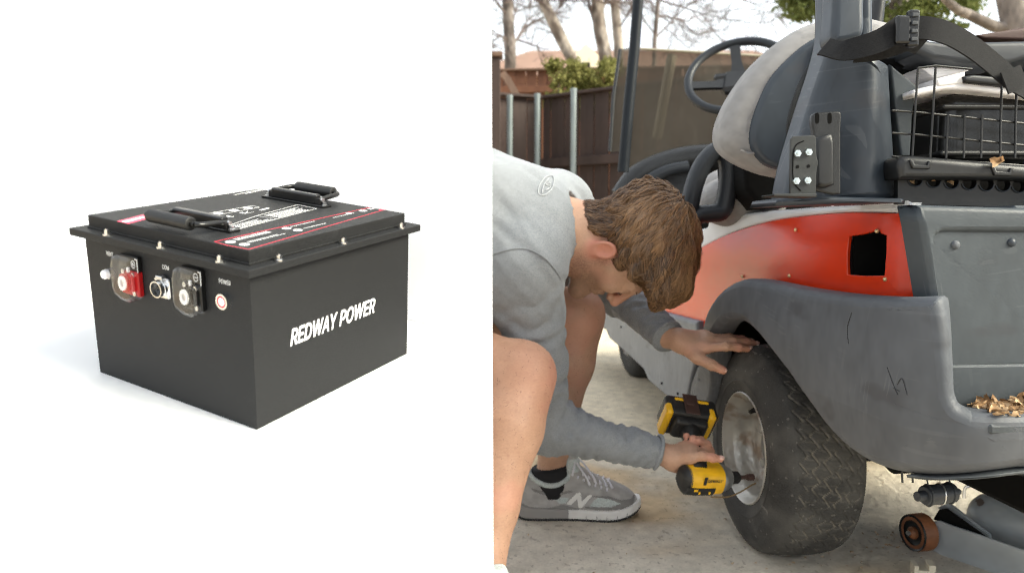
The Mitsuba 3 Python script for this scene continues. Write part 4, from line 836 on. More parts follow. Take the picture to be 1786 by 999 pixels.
# ---------------------------------------------------------------- trees
def bark(c0, c1): return lambda p, n, uv: mix(c0, c1, smoothstep(.35, .65, fbm(p.x * 9, p.y * 9, p.z * 5, 4))) * (.55 + .9 * noise(p.x * 34, p.y * 34, p.z * 14))
mat('bark_pale', bark((.12, .092, .072), (.34, .295, .25)), .85); mat('bark_grey', bark((.085, .068, .058), (.20, .17, .15)), .85); mat('twig_bark', (.13, .098, .085), .85)
def twigs(P, d, L, r, depth, rr, out, spread=.55):
    n = 5; pts = [np.array(P, float)]; d = np.array(d, float) / np.linalg.norm(d)
    for k in range(n):
        d = d + rr.normal(0, .13, 3) + np.array([0, 0, .03]); d /= np.linalg.norm(d); pts.append(pts[-1] + d * L / n)
    out.append(tube(pts, np.linspace(r, r * .55, n + 1), 5 if r > .02 else (4 if r > .008 else 3), cap=False))
    if depth == 0: return
    for k in range(rr.integers(4, 7)):
        i = rr.integers(2, n + 1); a = d + rr.normal(0, spread, 3); twigs(pts[i], a, L * rr.uniform(.55, .85), max(r * .58, .0050), depth - 1, rr, out, spread)
def bare_tree(label, px, Y, widths, mt, limbs, seed, low=None):
    t = thing('bare_tree', label, 'tree'); rr = np.random.default_rng(seed); P = [at(u, v, Y) for u, v in px]; P = [np.array([P[0][0], Y, 0])] + P; r = [.42 * w * Y / FPX for w in widths]; r = [r[0] * 1.25] + r
    S = spline(P, 30); part(t, 'trunk', tube(S, np.interp(np.linspace(0, 1, len(S)), np.linspace(0, 1, len(r)), r), 14), mt, True)
    out = []
    for (u, v), (du, dv), Lp, wp, dep in limbs:
        b = at(u, v, Y); d = at(u + du, v + dv, Y + rr.uniform(-.8, .8)) - b; twigs(b, d, Lp * Y / FPX, wp / 2 * Y / FPX, dep, rr, out)
    if out: part(t, 'branches', cat(out), 'twig_bark', False, stuff=True)
bare_tree('grey bare tree with many twigs, leftmost beside the backdrop edge', [(890, 120), (888, 60), (885, 0), (884, -80)], 12.0, [24, 23, 21, 18], 'bark_grey', [((888, 60), (40, -50), 70, 5, 3), ((887, 85), (50, -70), 80, 6, 3), ((886, 30), (-40, -50), 70, 5, 3), ((886, 5), (50, -45), 80, 6, 3), ((888, 75), (-30, -40), 60, 4, 3), ((885, -20), (60, 5), 90, 5, 3), ((886, 10), (20, -40), 60, 4, 2)], 4)
bare_tree('pale leaning birch-like bare tree slanting up to the left', [(1022, 170), (1005, 118), (978, 66), (946, 0), (915, -70)], 9.8, [27, 25, 24, 21, 18], 'bark_pale', [((990, 90), (-25, -60), 60, 4, 2), ((960, 28), (40, -40), 60, 4, 3), ((950, 10), (-40, -25), 60, 4, 3)], 5)
bare_tree('pale upright bare tree with peeling bark beside the roof strut', [(1064, 175), (1058, 110), (1046, 48), (1041, -10), (1038, -90)], 9.9, [27, 27, 26, 24, 20], 'bark_pale', [((1048, 60), (-45, -40), 70, 5, 3), ((1044, 30), (45, -50), 70, 5, 3), ((1042, 0), (-40, -20), 60, 4, 3)], 6)
bare_tree('thin grey-brown bare tree just left of the black roof strut', [(1079, 120), (1077, 60), (1072, 0), (1068, -80)], 11.0, [20, 19, 18, 15], 'bark_pale', [((1077, 50), (50, -40), 70, 4, 3), ((1074, 20), (-30, -40), 60, 4, 3)], 8)
bare_tree('slender dark bare tree right of the roof strut above the windscreen', [(1141, 110), (1143, 60), (1147, 10), (1152, -60)], 12.5, [9, 9, 8, 6], 'bark_grey', [((1141, 70), (40, -40), 80, 3.5, 3), ((1142, 60), (-40, -40), 70, 3.5, 3), ((1145, 30), (60, -20), 100, 3.5, 3), ((1146, 15), (-45, -25), 70, 3.5, 3), ((1148, 0), (80, 10), 120, 3, 3), ((1149, -10), (70, -10), 120, 3, 3)], 9)
bare_tree('large grey bare tree trunk with a low bent limb, top right corner', [(1790, 120), (1778, 60), (1768, 20), (1755, -40), (1750, -120)], 6.5, [60, 56, 52, 46, 40], 'bark_grey', [], 10)
lk = [k for k in labels if k.startswith('bare_tree')][-1]
S = spline([at(1762, 45, 6.5), at(1740, 48, 6.5), at(1715, 38, 6.4), at(1690, 26, 6.3), at(1668, 16, 6.2), at(1640, -12, 6.1), at(1610, -60, 6.0)], 30)
part(lk, 'limb', tube(S, np.linspace(.05, .028, len(S)), 12), 'bark_grey', True)

# leafy crowns: thousands of small leaf faces in uneven clumps
def leaves(clumps, n, size, rr, flat=.5):
    C = np.array([c[:3] for c in clumps]); R = np.array([c[3] for c in clumps]); w = R**2.2; idx = rr.choice(len(C), n, p=w / w.sum()); d = rr.normal(size=(n, 3)); d /= np.linalg.norm(d, axis=1, keepdims=True)
    P = C[idx] + rr.normal(size=(n, 3)) * (R[idx] * .62)[:, None] * [1, 1, .8]
    a = rr.normal(size=(n, 3)); a /= np.linalg.norm(a, axis=1, keepdims=True); b = np.cross(a, rr.normal(size=(n, 3))); b /= np.linalg.norm(b, axis=1, keepdims=True); s = size * rr.uniform(.6, 1.4, n)[:, None]
    v = np.stack([P - a * s, P + b * s * flat, P + a * s, P - b * s * flat], 1).reshape(-1, 3); k = np.arange(n)[:, None] * 4
    return trimesh.Trimesh(v, np.vstack([k + [0, 1, 2], k + [0, 2, 3]]), process=False)
def leafmat(key, c0, c1, tr=.6):
    scene[key] = {'type': 'principledthin', 'base_color': proc(lambda p, n, uv: mix(c0, c1, cell_rand(p.x * 23, p.y * 23, p.z * 23)) * (.7 + .6 * noise(p.x * 2.2, p.y * 2.2, p.z * 2.2))), 'roughness': .6, 'diff_trans': tr}
leafmat('leaf_green', (.085, .11, .032), (.20, .225, .085)); leafmat('leaf_olive', (.12, .125, .035), (.24, .23, .09))
rt = np.random.default_rng(31)
def crown_px(spots, Y, dY): return [(*at(u, v, Y + rt.uniform(-dY, dY)), rp * Y / FPX) for u, v, rp in spots]
gt = thing('evergreen_tree', 'leafy green tree behind the roof post and bag rack', 'tree')
sp1 = [(rt.uniform(1370, 1700), rt.uniform(-150, 30), rt.uniform(7, 20)) for _ in range(150)] + [(1385, 15, 16), (1400, 5, 18), (1420, 18, 16), (1560, 35, 22), (1600, 45, 20), (1640, 40, 20), (1665, 48, 16), (1580, 15, 24), (1530, 40, 18), (1690, 20, 12)]
part(gt, 'crown', leaves(crown_px(sp1, 8.5, .8), 17000, .034, rt), 'leaf_green', False, stuff=True)
b0 = at(1560, 60, 8.5); part(gt, 'trunk', tube([[b0[0], 8.5, 0], [b0[0] - .05, 8.5, 1.2], [b0[0], 8.5, 3.0], [b0[0] + .2, 8.5, 4.0]], [.16, .14, .10, .05], 12), 'bark_grey', True)
sh = thing('shrub', 'olive green shrub rising behind the dark fence between pale trunks', 'shrub')
sp2 = [(rt.uniform(958, 1075), rt.uniform(112, 200), rt.uniform(5, 13)) for _ in range(80)]
part(sh, 'foliage', leaves(crown_px(sp2, 8.0, .25), 9000, .024, rt), 'leaf_olive', False, stuff=True)
for du in (-25, 5, 30): q = at(1015 + du, 180, 8.0); part(sh, 'stem', tube([[q[0] - du * .002, 8.0, 0], [q[0], 8.0, 1.4], [q[0] + du * .004, 8.0, q[2] + .2]], [.03, .022, .01], 8), 'bark_grey')
# ---------------------------------------------------------------- the crouching person
pe = thing('person', 'crouching person in a grey long-sleeved shirt holding a yellow driver to the cart wheel', 'person')
A3 = lambda *q: np.array(q, float)
def skin(p, n, uv):
    a = fbm(p.x * 30, p.y * 30, p.z * 30, 4); f = noise(p.x * 420, p.y * 420, p.z * 420); sp = smoothstep(.80, .88, noise(p.x * 150, p.y * 150, p.z * 150))
    c = mix((.36, .200, .130), (.48, .295, .205), a) * (.93 + .14 * f); c = mix(c, mi.Color3f(.26, .13, .08), sp * .22); c = mix(c, mi.Color3f(.50, .22, .16), smoothstep(.5, .7, fbm(p.x * 13, p.y * 13, p.z * 13, 3)) * .35)
    c = mix(c, mi.Color3f(.62, .235, .17), sat(uv.y) * .65)
    st = sat(uv.x) * (.35 + .65 * smoothstep(.38, .62, noise(p.x * 700, p.y * 700, p.z * 700))); return mix(c, mi.Color3f(.085, .045, .028), st * .62)
mat('skin', skin, .5, spec=.35)
# joints
KN_R, AN_R, HIP_R = at(905, 655, 1.37), A3(-.050, 1.20, .096), A3(-.37, 1.52, .48)
KN_L, AN_L, HIP_L = at(1003, 550, 1.72), at(960, 838, 1.74), A3(-.30, 1.72, .52)
def leg(p, h, k, a, fd=A3(.03, 0, -.05)):
    mid = h + (k - h) * .5; cf = k + (a - k) * .27 + A3(-.004, 0, 0); lo = k + (a - k) * .66 + A3(-.004, 0, 0)
    d = cone_d(p, h, mid, .098, .080); d = smin(d, cone_d(p, mid, k, .080, .060), .03); d = smin(d, cone_d(p, k + A3(.012, 0, .004), k + (a - k) * .12 + A3(.010, 0, 0), .052, .048), .03)
    d = smin(d, cone_d(p, k, cf, .056, .062), .025); d = smin(d, cone_d(p, cf, lo, .062, .043), .025); d = smin(d, cone_d(p, lo, a, .041, .034), .02)
    return smin(d, cone_d(p, a, a + fd, .034, .026), .02) + .0012 * (meshkit.fbm(p * 60, 2, 2) - .5)
def mesh_of(f, pts, pad, h):
    P = np.array(pts); return surface(f, P.min(0) - pad, P.max(0) + pad, h)
bits = []
bits.append(mesh_of(lambda p: leg(p, HIP_R, KN_R, AN_R, A3(.018, -.026, -.06)), [HIP_R, KN_R, AN_R, AN_R + A3(.08, 0, -.06)], .12, .008))
bits.append(mesh_of(lambda p: leg(p, HIP_L, KN_L, AN_L), [HIP_L, KN_L, AN_L, AN_L + A3(.08, 0, -.06)], .12, .008))

# head: axes (side, face, up)
HC = at(1090, 434, 1.56); HF = A3(.10, .12, -1.0); HF /= np.linalg.norm(HF); HU = A3(.88, -.46, .02); HU -= HF * (HU @ HF); HU /= np.linalg.norm(HU); HR = np.cross(HF, HU)
HM = np.stack([HR, HF, HU], 1); HS = 1.05
def tohead(p): return (p - HC) @ HM / HS
def fromhead(q): return HC + np.asarray(q) * HS @ HM.T
NB = at(972, 405, 1.575); NBl = tohead(NB[None])[0]
def head_d(q):
    x = np.abs(q[:, 0]); s = np.column_stack([x, q[:, 1], q[:, 2]])
    d = ell_d(q, (0, -.018, .034), (.073, .092, .084)); d = smin(d, ell_d(q, (0, .030, -.030), (.056, .056, .080)), .03)
    d = smin(d, cone_d(s, (.050, -.004, -.056), (.022, .074, -.100), .020, .017), .025); d = smin(d, cone_d(q, (-.013, .080, -.100), (.013, .080, -.100), .017, .017), .02)
    d = smin(d, cone_d(s, (.042, .060, -.018), (.050, .020, -.012), .018, .018), .025)
    d = smin(d, cone_d(s, (.008, .080, .020), (.036, .070, .022), .010, .009), .014)
    d = smax(d, -(np.linalg.norm(s - A3(.031, .094, .002), axis=1) - .012), .014); d = smin(d, np.linalg.norm(s - A3(.031, .072, .001), axis=1) - .0125, .004)
    d = smin(d, cone_d(q, (0, .084, .014), (0, .108, -.030), .0075, .0105), .010); d = smin(d, np.linalg.norm(s - A3(.012, .096, -.034), axis=1) - .0085, .007)
    d = smin(d, cone_d(s, (0, .088, -.056), (.020, .080, -.058), .0065, .004), .008); d = smin(d, cone_d(s, (0, .087, -.069), (.018, .080, -.066), .0070, .004), .008)
    d = smax(d, -(cone_d(s, (0, .098, -.0625), (.022, .088, -.062), .0018, .001)), .003)
    # ears
    e = s - A3(.0735, -.012, -.012); al = .35; ex, ey, ez = e[:, 0] - .25 * (-e[:, 1]).clip(0), e[:, 1], e[:, 2]
    rr = np.hypot(ey / .0155, ez / .0215); plate = np.maximum(np.abs(ex) - .0035, (rr - 1) * .0155); rim_ = np.hypot((rr - .92) * .0155, ex - .005) - .0038; con = np.linalg.norm((e - A3(.010, .004, -.004)) / A3(.010, .007, .010), axis=1) - 1
    ear = smin(plate, rim_, .004); ear = smax(ear, -con * .008, .003); ear = smin(ear, cone_d(s, (.078, .000, -.020), (.078, -.002, -.012), .0042, .003), .003)
    d = smin(d, ear, .006)
    d = smin(d, cone_d(q, (.030, .004, -.060), NBl + A3(.022, .018, .0), .040, .060), .02)
    return smin(d, cone_d(q, (0, -.026, -.050), NBl, .062, .076), .03)
hq = surface(lambda q: head_d(q), A3(-.17, -.18, -.26), A3(.20, .15, .14), .0035)
uvh = hq.vertices
sx_, sy_, sz_ = np.abs(uvh[:, 0]), uvh[:, 1], uvh[:, 2]
stub = smooth01(-sz_, .030, .062) * smooth01(sy_, -.030, .015) * (1 - smooth01(-sz_, .125, .150)); stub = np.maximum(stub, .9 * np.exp(-((sy_ - .012) / .010) ** 2 - ((sz_ + .025) / .03) ** 2) * (sx_ > .04))
red = np.exp(-((sx_ - .080) / .012) ** 2) * (1 - smooth01(np.hypot((sy_ + .012) / .03, (sz_ + .012) / .04), .7, 1.3)) + .55 * np.exp(-(np.hypot(sx_, sy_ - .11) / .022) ** 2 - ((sz_ + .03) / .03) ** 2)
hq.vertices = fromhead(uvh); uv_head = np.column_stack([stub, red])

# hands: fingers are chains of their own rooted in the palm
def hand(wr, palm, fingers, thumb, h=.0030, rw=.026):
    J = [np.vstack([at(*q) for q in f]) for f in fingers]; Tt = np.vstack([at(*q) for q in thumb]); wr = [np.asarray(w) for w in wr]
    RF = [(.0100, .0092, .0083, .0072)] * 4
    def f(p):
        d = cone_d(p, wr[0], wr[1], rw * 1.02, rw * .92)
        for k, m in enumerate(J): d = smin(d, cone_d(p, wr[1] + (m[0] - np.mean([q[0] for q in J], 0)) * .35, m[0], .0165, .0118), .014)
        for a, b in zip(J[:-1], J[1:]): d = smin(d, cone_d(p, a[0] * .9 + wr[1] * .1, b[0] * .9 + wr[1] * .1, .0105, .0105), .012)
        d = smin(d, cone_d(p, wr[1] * .55 + Tt[0] * .45, Tt[1], .0165, .0130), .016)
        g = None
        for m, r in zip(J + [Tt[1:]], RF + [(.0125, .0108, .0088)]):
            c = chain(p, m, r[:len(m)] if len(m) < 4 else r, .004)
            for i in range(1, len(m) - 1): c = smin(c, np.linalg.norm(p - m[i], axis=1) - r[i] * 1.04, .004)
            g = c if g is None else smin(g, c, .0022)
        return smin(d, g, .006) + .0005 * (meshkit.fbm(p * 160, 2, 4) - .5)
    return mesh_of(f, np.vstack(J + [Tt] + [wr]), .035, h), J, Tt
EL_L, WR_L = at(1072, 506, 1.84), at(1160, 586, 1.635)
hl, JL, TL = hand([WR_L, at(1186, 593, 1.61)], None,
    [[(1232, 607, 1.578), (1266, 604, 1.562), (1289, 606, 1.566), (1306, 608.5, 1.574)], [(1239, 597, 1.597), (1279, 595, 1.585), (1302, 597, 1.592), (1318, 600, 1.600)], [(1237, 590, 1.618), (1272, 589, 1.612), (1294, 592, 1.62), (1309, 596, 1.63)], [(1229, 585, 1.637), (1256, 585, 1.64), (1274, 589, 1.648), (1286, 592, 1.655)]],
    [(1196, 610, 1.592), (1216, 624, 1.567), (1241, 636, 1.550), (1261, 645.5, 1.543)])
EL_R, WR_R = A3(.068, 1.515, .275), at(1146, 787, 1.50)
hr, JR, TR_ = hand([WR_R, at(1172, 798, 1.495)], None,
    [[(1206, 797, 1.462), (1226, 795, 1.452), (1243, 798, 1.447), (1256, 800, 1.447)], [(1211, 789, 1.480), (1238, 787, 1.520), (1233, 775, 1.512), (1219, 769, 1.500)], [(1206, 783, 1.500), (1232, 778, 1.540), (1222, 768, 1.525), (1208, 764, 1.510)], [(1196, 779, 1.515), (1218, 772, 1.555), (1206, 764, 1.540), (1197, 760, 1.525)]],
    [(1183, 812, 1.49), (1196, 822, 1.50), (1214, 824, 1.515), (1230, 820, 1.52)], rw=.024)
def uvs(m, f=None): return np.zeros((len(m.vertices), 2)) if f is None else f
def tipred(m, J, T):
    u = uvs(m); tips = np.vstack([np.vstack([q[-2:] for q in J]), T[-1:]]); d = np.min(np.linalg.norm(m.vertices[:, None] - tips[None], axis=2), axis=1); u[:, 1] = np.exp(-(d / .016) ** 2) * .8; return u
# forearms inside the sleeves and a torso core close the figure
core = [tube([EL_L, WR_L], [.036, .026], 14), tube([EL_R, WR_R], [.036, .025], 14), tube([A3(-.33, 1.61, .54), A3(-.2, 1.6, .66), A3(-.05, 1.585, .70), NB], [.11, .11, .10, .055], 16), tube([A3(.03, 1.44, .60), EL_R], [.045, .036], 12), tube([A3(.10, 1.74, .73), EL_L], [.045, .036], 12)]
allb = bits + [hq, hl, hr] + core
knee = []
for m in bits:
    u = uvs(m); d = np.min([np.linalg.norm(m.vertices - k, axis=1) for k in (KN_R + A3(.03, -.02, .0), KN_L)], 0); u[:, 1] = .35 * np.exp(-(d / .07) ** 2); knee.append(u)
uv_all = np.vstack(knee + [uv_head, tipred(hl, JL, TL), tipred(hr, JR, TR_)] + [uvs(c) for c in core])
part(pe, 'body', cat(allb), 'skin', True, uv=uv_all)
# fine hair on the shins and forearm skin
rl3 = np.random.default_rng(41); HV, HF_ = [], []
for m, n_, kn, an in ((bits[0], 1500, KN_R, AN_R), (bits[1], 900, KN_L, AN_L)):
    q, fi_ = trimesh.sample.sample_surface(m, n_, seed=8); q = np.asarray(q); nn_ = m.face_normals[fi_]; nn_ = np.where(((q - (kn + an) / 2) * nn_).sum(1, keepdims=True) < -.3, -nn_, nn_); dn = (an - kn) / np.linalg.norm(an - kn)
    dd = dn + rl3.normal(0, .45, (n_, 3)) + nn_ * .35; dd /= np.linalg.norm(dd, axis=1, keepdims=True); L_h = rl3.uniform(.007, .016, n_)[:, None]; sd_h = np.cross(dd, nn_); sd_h /= np.linalg.norm(sd_h, axis=1, keepdims=True) + 1e-9
    o_ = sum(len(x) for x in HV); HV.append(np.stack([q - sd_h * .00016, q + sd_h * .00016, q + dd * L_h], 1).reshape(-1, 3)); HF_.append(np.arange(n_ * 3).reshape(-1, 3) + o_)
mat('leg_hair_brown', (.10, .055, .03), .6); part(pe, 'leg_hair', trimesh.Trimesh(np.vstack(HV), np.vstack(HF_), process=False), 'leg_hair_brown', False, stuff=True)
mat('nail', (.62, .40, .33), .3)
def nail(tip, prev, nrm):
    d = tip - prev; d /= np.linalg.norm(d); nrm = np.asarray(nrm, float); nrm -= d * (nrm @ d); nrm /= np.linalg.norm(nrm); s = np.cross(d, nrm)
    g = lathe([(0, .0016), (.6, .0012), (.9, .0004), (1, -.0008)], 18); g.vertices *= [.0052, .0064, 1]; return place(g, tip + nrm * .0060 + d * .0012, s, d, nrm)
for m, nr in ((JL[0], (0, -.7, .7)), (JL[1], (0, -.6, .8)), (JL[2], (0, -.6, .8)), (TL, (.2, -.9, .3)), (JR[0], (0, -.6, .8))):
    part(pe, 'fingernail', nail(m[-1], m[-2], nr), 'nail', True)
# eyebrows and eyelid line on the turned-down face
mat('brow_hair', (.05, .028, .017), .7)
for s in (1, -1):
    part(pe, 'eyebrow', cat([tube([fromhead((s * x, y, z)), fromhead((s * (x + .008), y - .003, z + .004))], [.0013, .0004], 4) for x, y, z in [(.012 + .0035 * k, .0905 - .0022 * k - .00012 * k * k, .022 + .0008 * k) for k in range(9)] for _ in (0,)]), 'brow_hair', False)
    part(pe, 'eyelashes', tube([fromhead((s * x, y, z)) for x, y, z in ((.020, .0845, -.004), (.031, .0865, -.0055), (.042, .081, -.004))], .0011, 5), 'brow_hair')

# hair: a thick ruffled cap of locks lying over each other
rh = np.random.default_rng(77)
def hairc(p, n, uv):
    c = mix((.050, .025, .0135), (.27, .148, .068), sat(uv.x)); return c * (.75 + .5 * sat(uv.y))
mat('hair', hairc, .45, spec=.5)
def hair_line(q):
    """> 0 where hair grows, on head-space points"""
    x, y, z = np.abs(q[:, 0]), q[:, 1], q[:, 2]
    front = z - .060; side = z - (.034 - .050 * smooth01(-y, -.020, .045)); burn = np.minimum(.010 - np.abs(y - .016), z + .042)
    back = z + .112 - 1.5 * np.clip(x - .030, 0, 1); mid = np.maximum(side, np.minimum(burn, x - .05))
    t = smooth01(-y, .030, .055); return np.where(y > .045, front, mid * (1 - t) + back * t)
WH = A3(-.012, -.075, .085)
def streak(q):
    v = q - WH; r = np.linalg.norm(v, axis=1, keepdims=True); u = v / (r + 1e-6); w = meshkit.fbm(u * 5.5 + r * A3(5, -4, 6) + 3 * meshkit.fbm(q * 9, 2, 31)[:, None] * .35, 3, 9); return np.clip((np.abs(w - .5) * 2) ** .8 * 1.6, 0, 1)
def shell_d(q, rough=True):
    th = .008 + .015 * smooth01(q[:, 2], -.02, .07) + .010 * smooth01(q[:, 1], .02, .08)
    d = ell_d(q, (0, -.018, .034), A3(.073, .092, .084)) - th; d = smin(d, ell_d(q, (0, .050, .078), (.062, .066, .046)), .03)
    nl = A3(0, -.026, -.050); d = smin(d, cone_d(q, nl + [0, -.006, .02], nl + (NBl - nl) * .75, .062, .067), .03)
    d = smax(d, -hair_line(q), .014)
    if rough: d = d - .015 * (streak(q) - .45) * smooth01(q[:, 2], -.07, .05)
    return d
hsl = surface(shell_d, A3(-.13, -.17, -.16), A3(.13, .16, .17), .0045); uvq = np.column_stack([np.full(len(hsl.vertices), .10), np.full(len(hsl.vertices), .25)]); hsx = hsl.copy(); hsx.vertices = fromhead(hsx.vertices)
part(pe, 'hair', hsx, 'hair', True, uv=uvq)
NS = 15000; np.random.seed(5); root, fi = trimesh.sample.sample_surface(hsl, NS * 2, seed=5); root = np.asarray(root)
ok = head_d(root) > .002; root = root[ok][:NS]; NS = len(root)
def grad(q, e=.0015):
    g = np.stack([shell_d(q + np.eye(3)[k] * e, False) - shell_d(q - np.eye(3)[k] * e, False) for k in range(3)], 1); return g / (np.linalg.norm(g, axis=1, keepdims=True) + 1e-9)
whorl = A3(-.012, -.070, .088); N = grad(root)
flow = root - whorl; flow = flow / (np.linalg.norm(flow, axis=1, keepdims=True) + 1e-6); flow[:, 2] -= .8 * smooth01(-root[:, 1], .03, .07) * smooth01(-root[:, 2], -.05, .02); flow -= N * (flow * N).sum(1, keepdims=True); flow /= np.linalg.norm(flow, axis=1, keepdims=True) + 1e-6
cq = np.floor(root * 52 + .35 * meshkit.fbm(root * 60, 2, 2)[:, None]); cr = meshkit.noise(cq * 7.13 + .5, 3); sw = (meshkit.fbm(root * 11, 3, 5) - .5) * 2.4 + (cr - .5) * .45 + rh.normal(0, .10, NS)
side = np.cross(N, flow); d = flow * np.cos(sw)[:, None] + side * np.sin(sw)[:, None]
top = smooth01(root[:, 2], -.02, .075); Ls = (.017 + .046 * top) * rh.uniform(.6, 1.35, NS); lift = rh.uniform(-.0015, .0035, NS) + .003 * top * rh.random(NS)
K = 7; tone = np.clip(.28 + .55 * (streak(root) - .45) + .9 * (meshkit.fbm(root * 14, 3, 12) - .5) + rh.normal(0, .17, NS) + .30 * (meshkit.noise(cq * 3.7 + .2, 8) - .5) + .16 * top, 0, 1)
pos = root.copy(); wv = rh.uniform(.00055, .00115, NS); rows = []; Fq = []
for k in range(K):
    t = k / (K - 1); nrm = grad(pos); pos = pos - nrm * (shell_d(pos) - .0003 - lift * math.sin(math.pi * min(1, .15 + t)))[:, None] * .8
    sd = np.cross(nrm, d); sd /= np.linalg.norm(sd, axis=1, keepdims=True) + 1e-9; w = wv * math.sin(math.pi * (.20 + .79 * t)) ** .8
    rows.append((pos - sd * w[:, None], pos + nrm * (w * .6)[:, None], pos + sd * w[:, None]))
    curl = math.sin(4.5 * t + .6) * .14; d = d + sd * (curl * (cr - .5) * 2 + rh.normal(0, .025, NS))[:, None]; d -= nrm * (d * nrm).sum(1, keepdims=True); d /= np.linalg.norm(d, axis=1, keepdims=True) + 1e-9
    pos = pos + d * (Ls / (K - 1))[:, None]
VV = np.stack([np.stack(r, 1) for r in rows], 1).reshape(-1, 3); ii = np.arange(NS)[:, None] * (K * 3)
for k in range(K - 1):
    for a in (0, 1): o = k * 3 + a; Fq += [ii + [o, o + 1, o + 4], ii + [o, o + 4, o + 3]]
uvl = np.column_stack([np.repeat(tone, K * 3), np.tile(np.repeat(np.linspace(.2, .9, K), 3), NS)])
locks = trimesh.Trimesh(fromhead(VV), np.vstack(Fq), process=False)
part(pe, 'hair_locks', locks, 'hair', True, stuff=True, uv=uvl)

# ---- the shirt
SH_R, SH_L = A3(.020, 1.44, .615), A3(.105, 1.745, .735)
WC_R, WC_L = at(1151, 789, 1.50), at(1166, 588, 1.625)
def along(p, a, b): ab = b - a; return (p - a) @ ab / (ab @ ab)
def arm_folds(p, a, b, amp, per, seed, lo=0.0, hi=1.0):
    t = along(p, a, b); L = np.linalg.norm(b - a); ax = (b - a) / L; q = p - a - t[:, None] * (b - a); x, y, _ = basis(ax); ang = np.arctan2(q @ y, q @ x)
    ph = (t * L / per) + .55 * np.sin(ang + seed) + 1.6 * meshkit.fbm(p * 22, 2, seed); w = np.abs(((ph % 1) - .5) * 2) ** 1.4
    return amp * (w - .4) * smooth01(t, lo, lo + .15) * (1 - smooth01(t, hi - .08, hi + .02)) * (.35 + 1.3 * meshkit.noise(np.column_stack([ang * 1.3, t * 5, t * 0 + seed]), seed))
def shirt_d(p):
    tor = None
    for o in (-.055, .055):
        n_ = A3(.01, 1, .25) * o
        c = chain(p, [A3(-.37, 1.60, .52) + n_, A3(-.26, 1.60, .655) + n_, A3(-.10, 1.59, .705) + n_ * 1.25, A3(.035, 1.583, .695) + n_ * 1.1], [.135, .130, .135, .098], .05); tor = c if tor is None else smin(tor, c, .05)
    tor = smin(tor, cone_d(p, A3(-.10, 1.48, .58), A3(-.30, 1.54, .50), .09, .10), .08)
    tor = smin(tor, cone_d(p, A3(.03, 1.583, .695), NB + (NB - HC) / np.linalg.norm(NB - HC) * -.004, .095, .070), .03)
    tor = smin(tor, cone_d(p, A3(.0, 1.58, .70), SH_L, .10, .074), .06); tor = smin(tor, cone_d(p, A3(-.02, 1.56, .68), SH_R, .11, .074), .06)
    ar = smin(cone_d(p, SH_R, EL_R, .073, .054), cone_d(p, EL_R, WC_R, .053, .0325), .03); al = smin(cone_d(p, SH_L, EL_L, .070, .052), cone_d(p, EL_L, WC_L, .050, .034), .03)
    ar = ar + arm_folds(p, EL_R, WC_R, .0075, .022, 3) + arm_folds(p, SH_R, EL_R, .006, .050, 5); al = al + arm_folds(p, EL_L, WC_L, .008, .030, 4) + arm_folds(p, SH_L, EL_L, .006, .04, 6)
    d = smin(smin(tor, ar, .045), al, .045)
    # drag folds running from the armpit over the back and down the side
    u = p @ (A3(.62, .10, .78)); v_ = p @ (A3(.75, -.25, -.60)); q = np.column_stack([u * 26, v_ * 4.5, p[:, 1] * 4]); r = meshkit.fbm(q, 3, 21); d = d + .010 * (np.abs(r - .5) * 2 - .25)
    ridge_ = np.exp(-((p @ A3(.80, .1, .60) - (SH_R @ A3(.80, .1, .60)) - .045 + .03 * np.sin(p[:, 0] * 9)) / .010) ** 2) * np.exp(-((p[:, 0] - .05) / .07) ** 2); d = d - .004 * ridge_
    # cuffs, collar hole
    for a, b in ((EL_R, WC_R), (EL_L, WC_L)):
        L = np.linalg.norm(b - a); ax = (b - a) / L; nearhand = cone_d(p, b - ax * .06, b + ax * .1, .06, .06); d = np.where(nearhand < 0, smax(d, (p - b) @ ax - .004, .006), d)
    nx = (HC + HU * -.02 - NB); nx /= np.linalg.norm(nx); nc = NB + nx * .012
    return d
cnx = fromhead((0, -.03, -.05)) - NB; cnx /= np.linalg.norm(cnx); cnc = NB + cnx * .012
def shirt_cut(p):
    d = shirt_d(p); g = np.maximum(np.linalg.norm((p - cnc) - ((p - cnc) @ cnx)[:, None] * cnx, axis=1) - .085, 0); return np.where((g == 0), smax(d, (p - cnc) @ cnx - .004, .008), d)
sm = surface(shirt_cut, A3(-.58, 1.27, .12), A3(.46, 2.02, .93), .0064)
mat('grey_jersey', lambda p, n, uv: mix((.190, .202, .216), (.252, .267, .284), fbm(p.x * 14, p.y * 14, p.z * 14, 3)) * (.80 + .40 * noise(p.x * 620, p.y * 620, p.z * 620)), .9, spec=.1, sheen=.5, bump=lambda p, n, uv: noise(p.x * 900, p.y * 900, p.z * 900), bscale=.0004, beps=4e-4)
part(pe, 'shirt', sm, 'grey_jersey', True)
cx_, cy_, _ = basis(cnx)
part(pe, 'collar', tube([cnc + cnx * (.005 + .005 * math.sin(t * 2)) + (cx_ * math.cos(t) + cy_ * math.sin(t)) * (.0765 + .002 * math.sin(3 * t)) for t in np.linspace(0, 2 * np.pi, 48, endpoint=False)], .0052, 10, True), 'grey_jersey', True)
for a, b, r in ((EL_R, WC_R, .0335), (EL_L, WC_L, .0345)):
    ax = (b - a) / np.linalg.norm(b - a); x, y, _ = basis(ax); part(pe, 'cuff', tube([b - ax * (.004 + .002 * math.sin(2 * t)) + (x * math.cos(t) + y * math.sin(t)) * r for t in np.linspace(0, 2 * np.pi, 40, endpoint=False)], .0042, 8, True), 'grey_jersey', True)
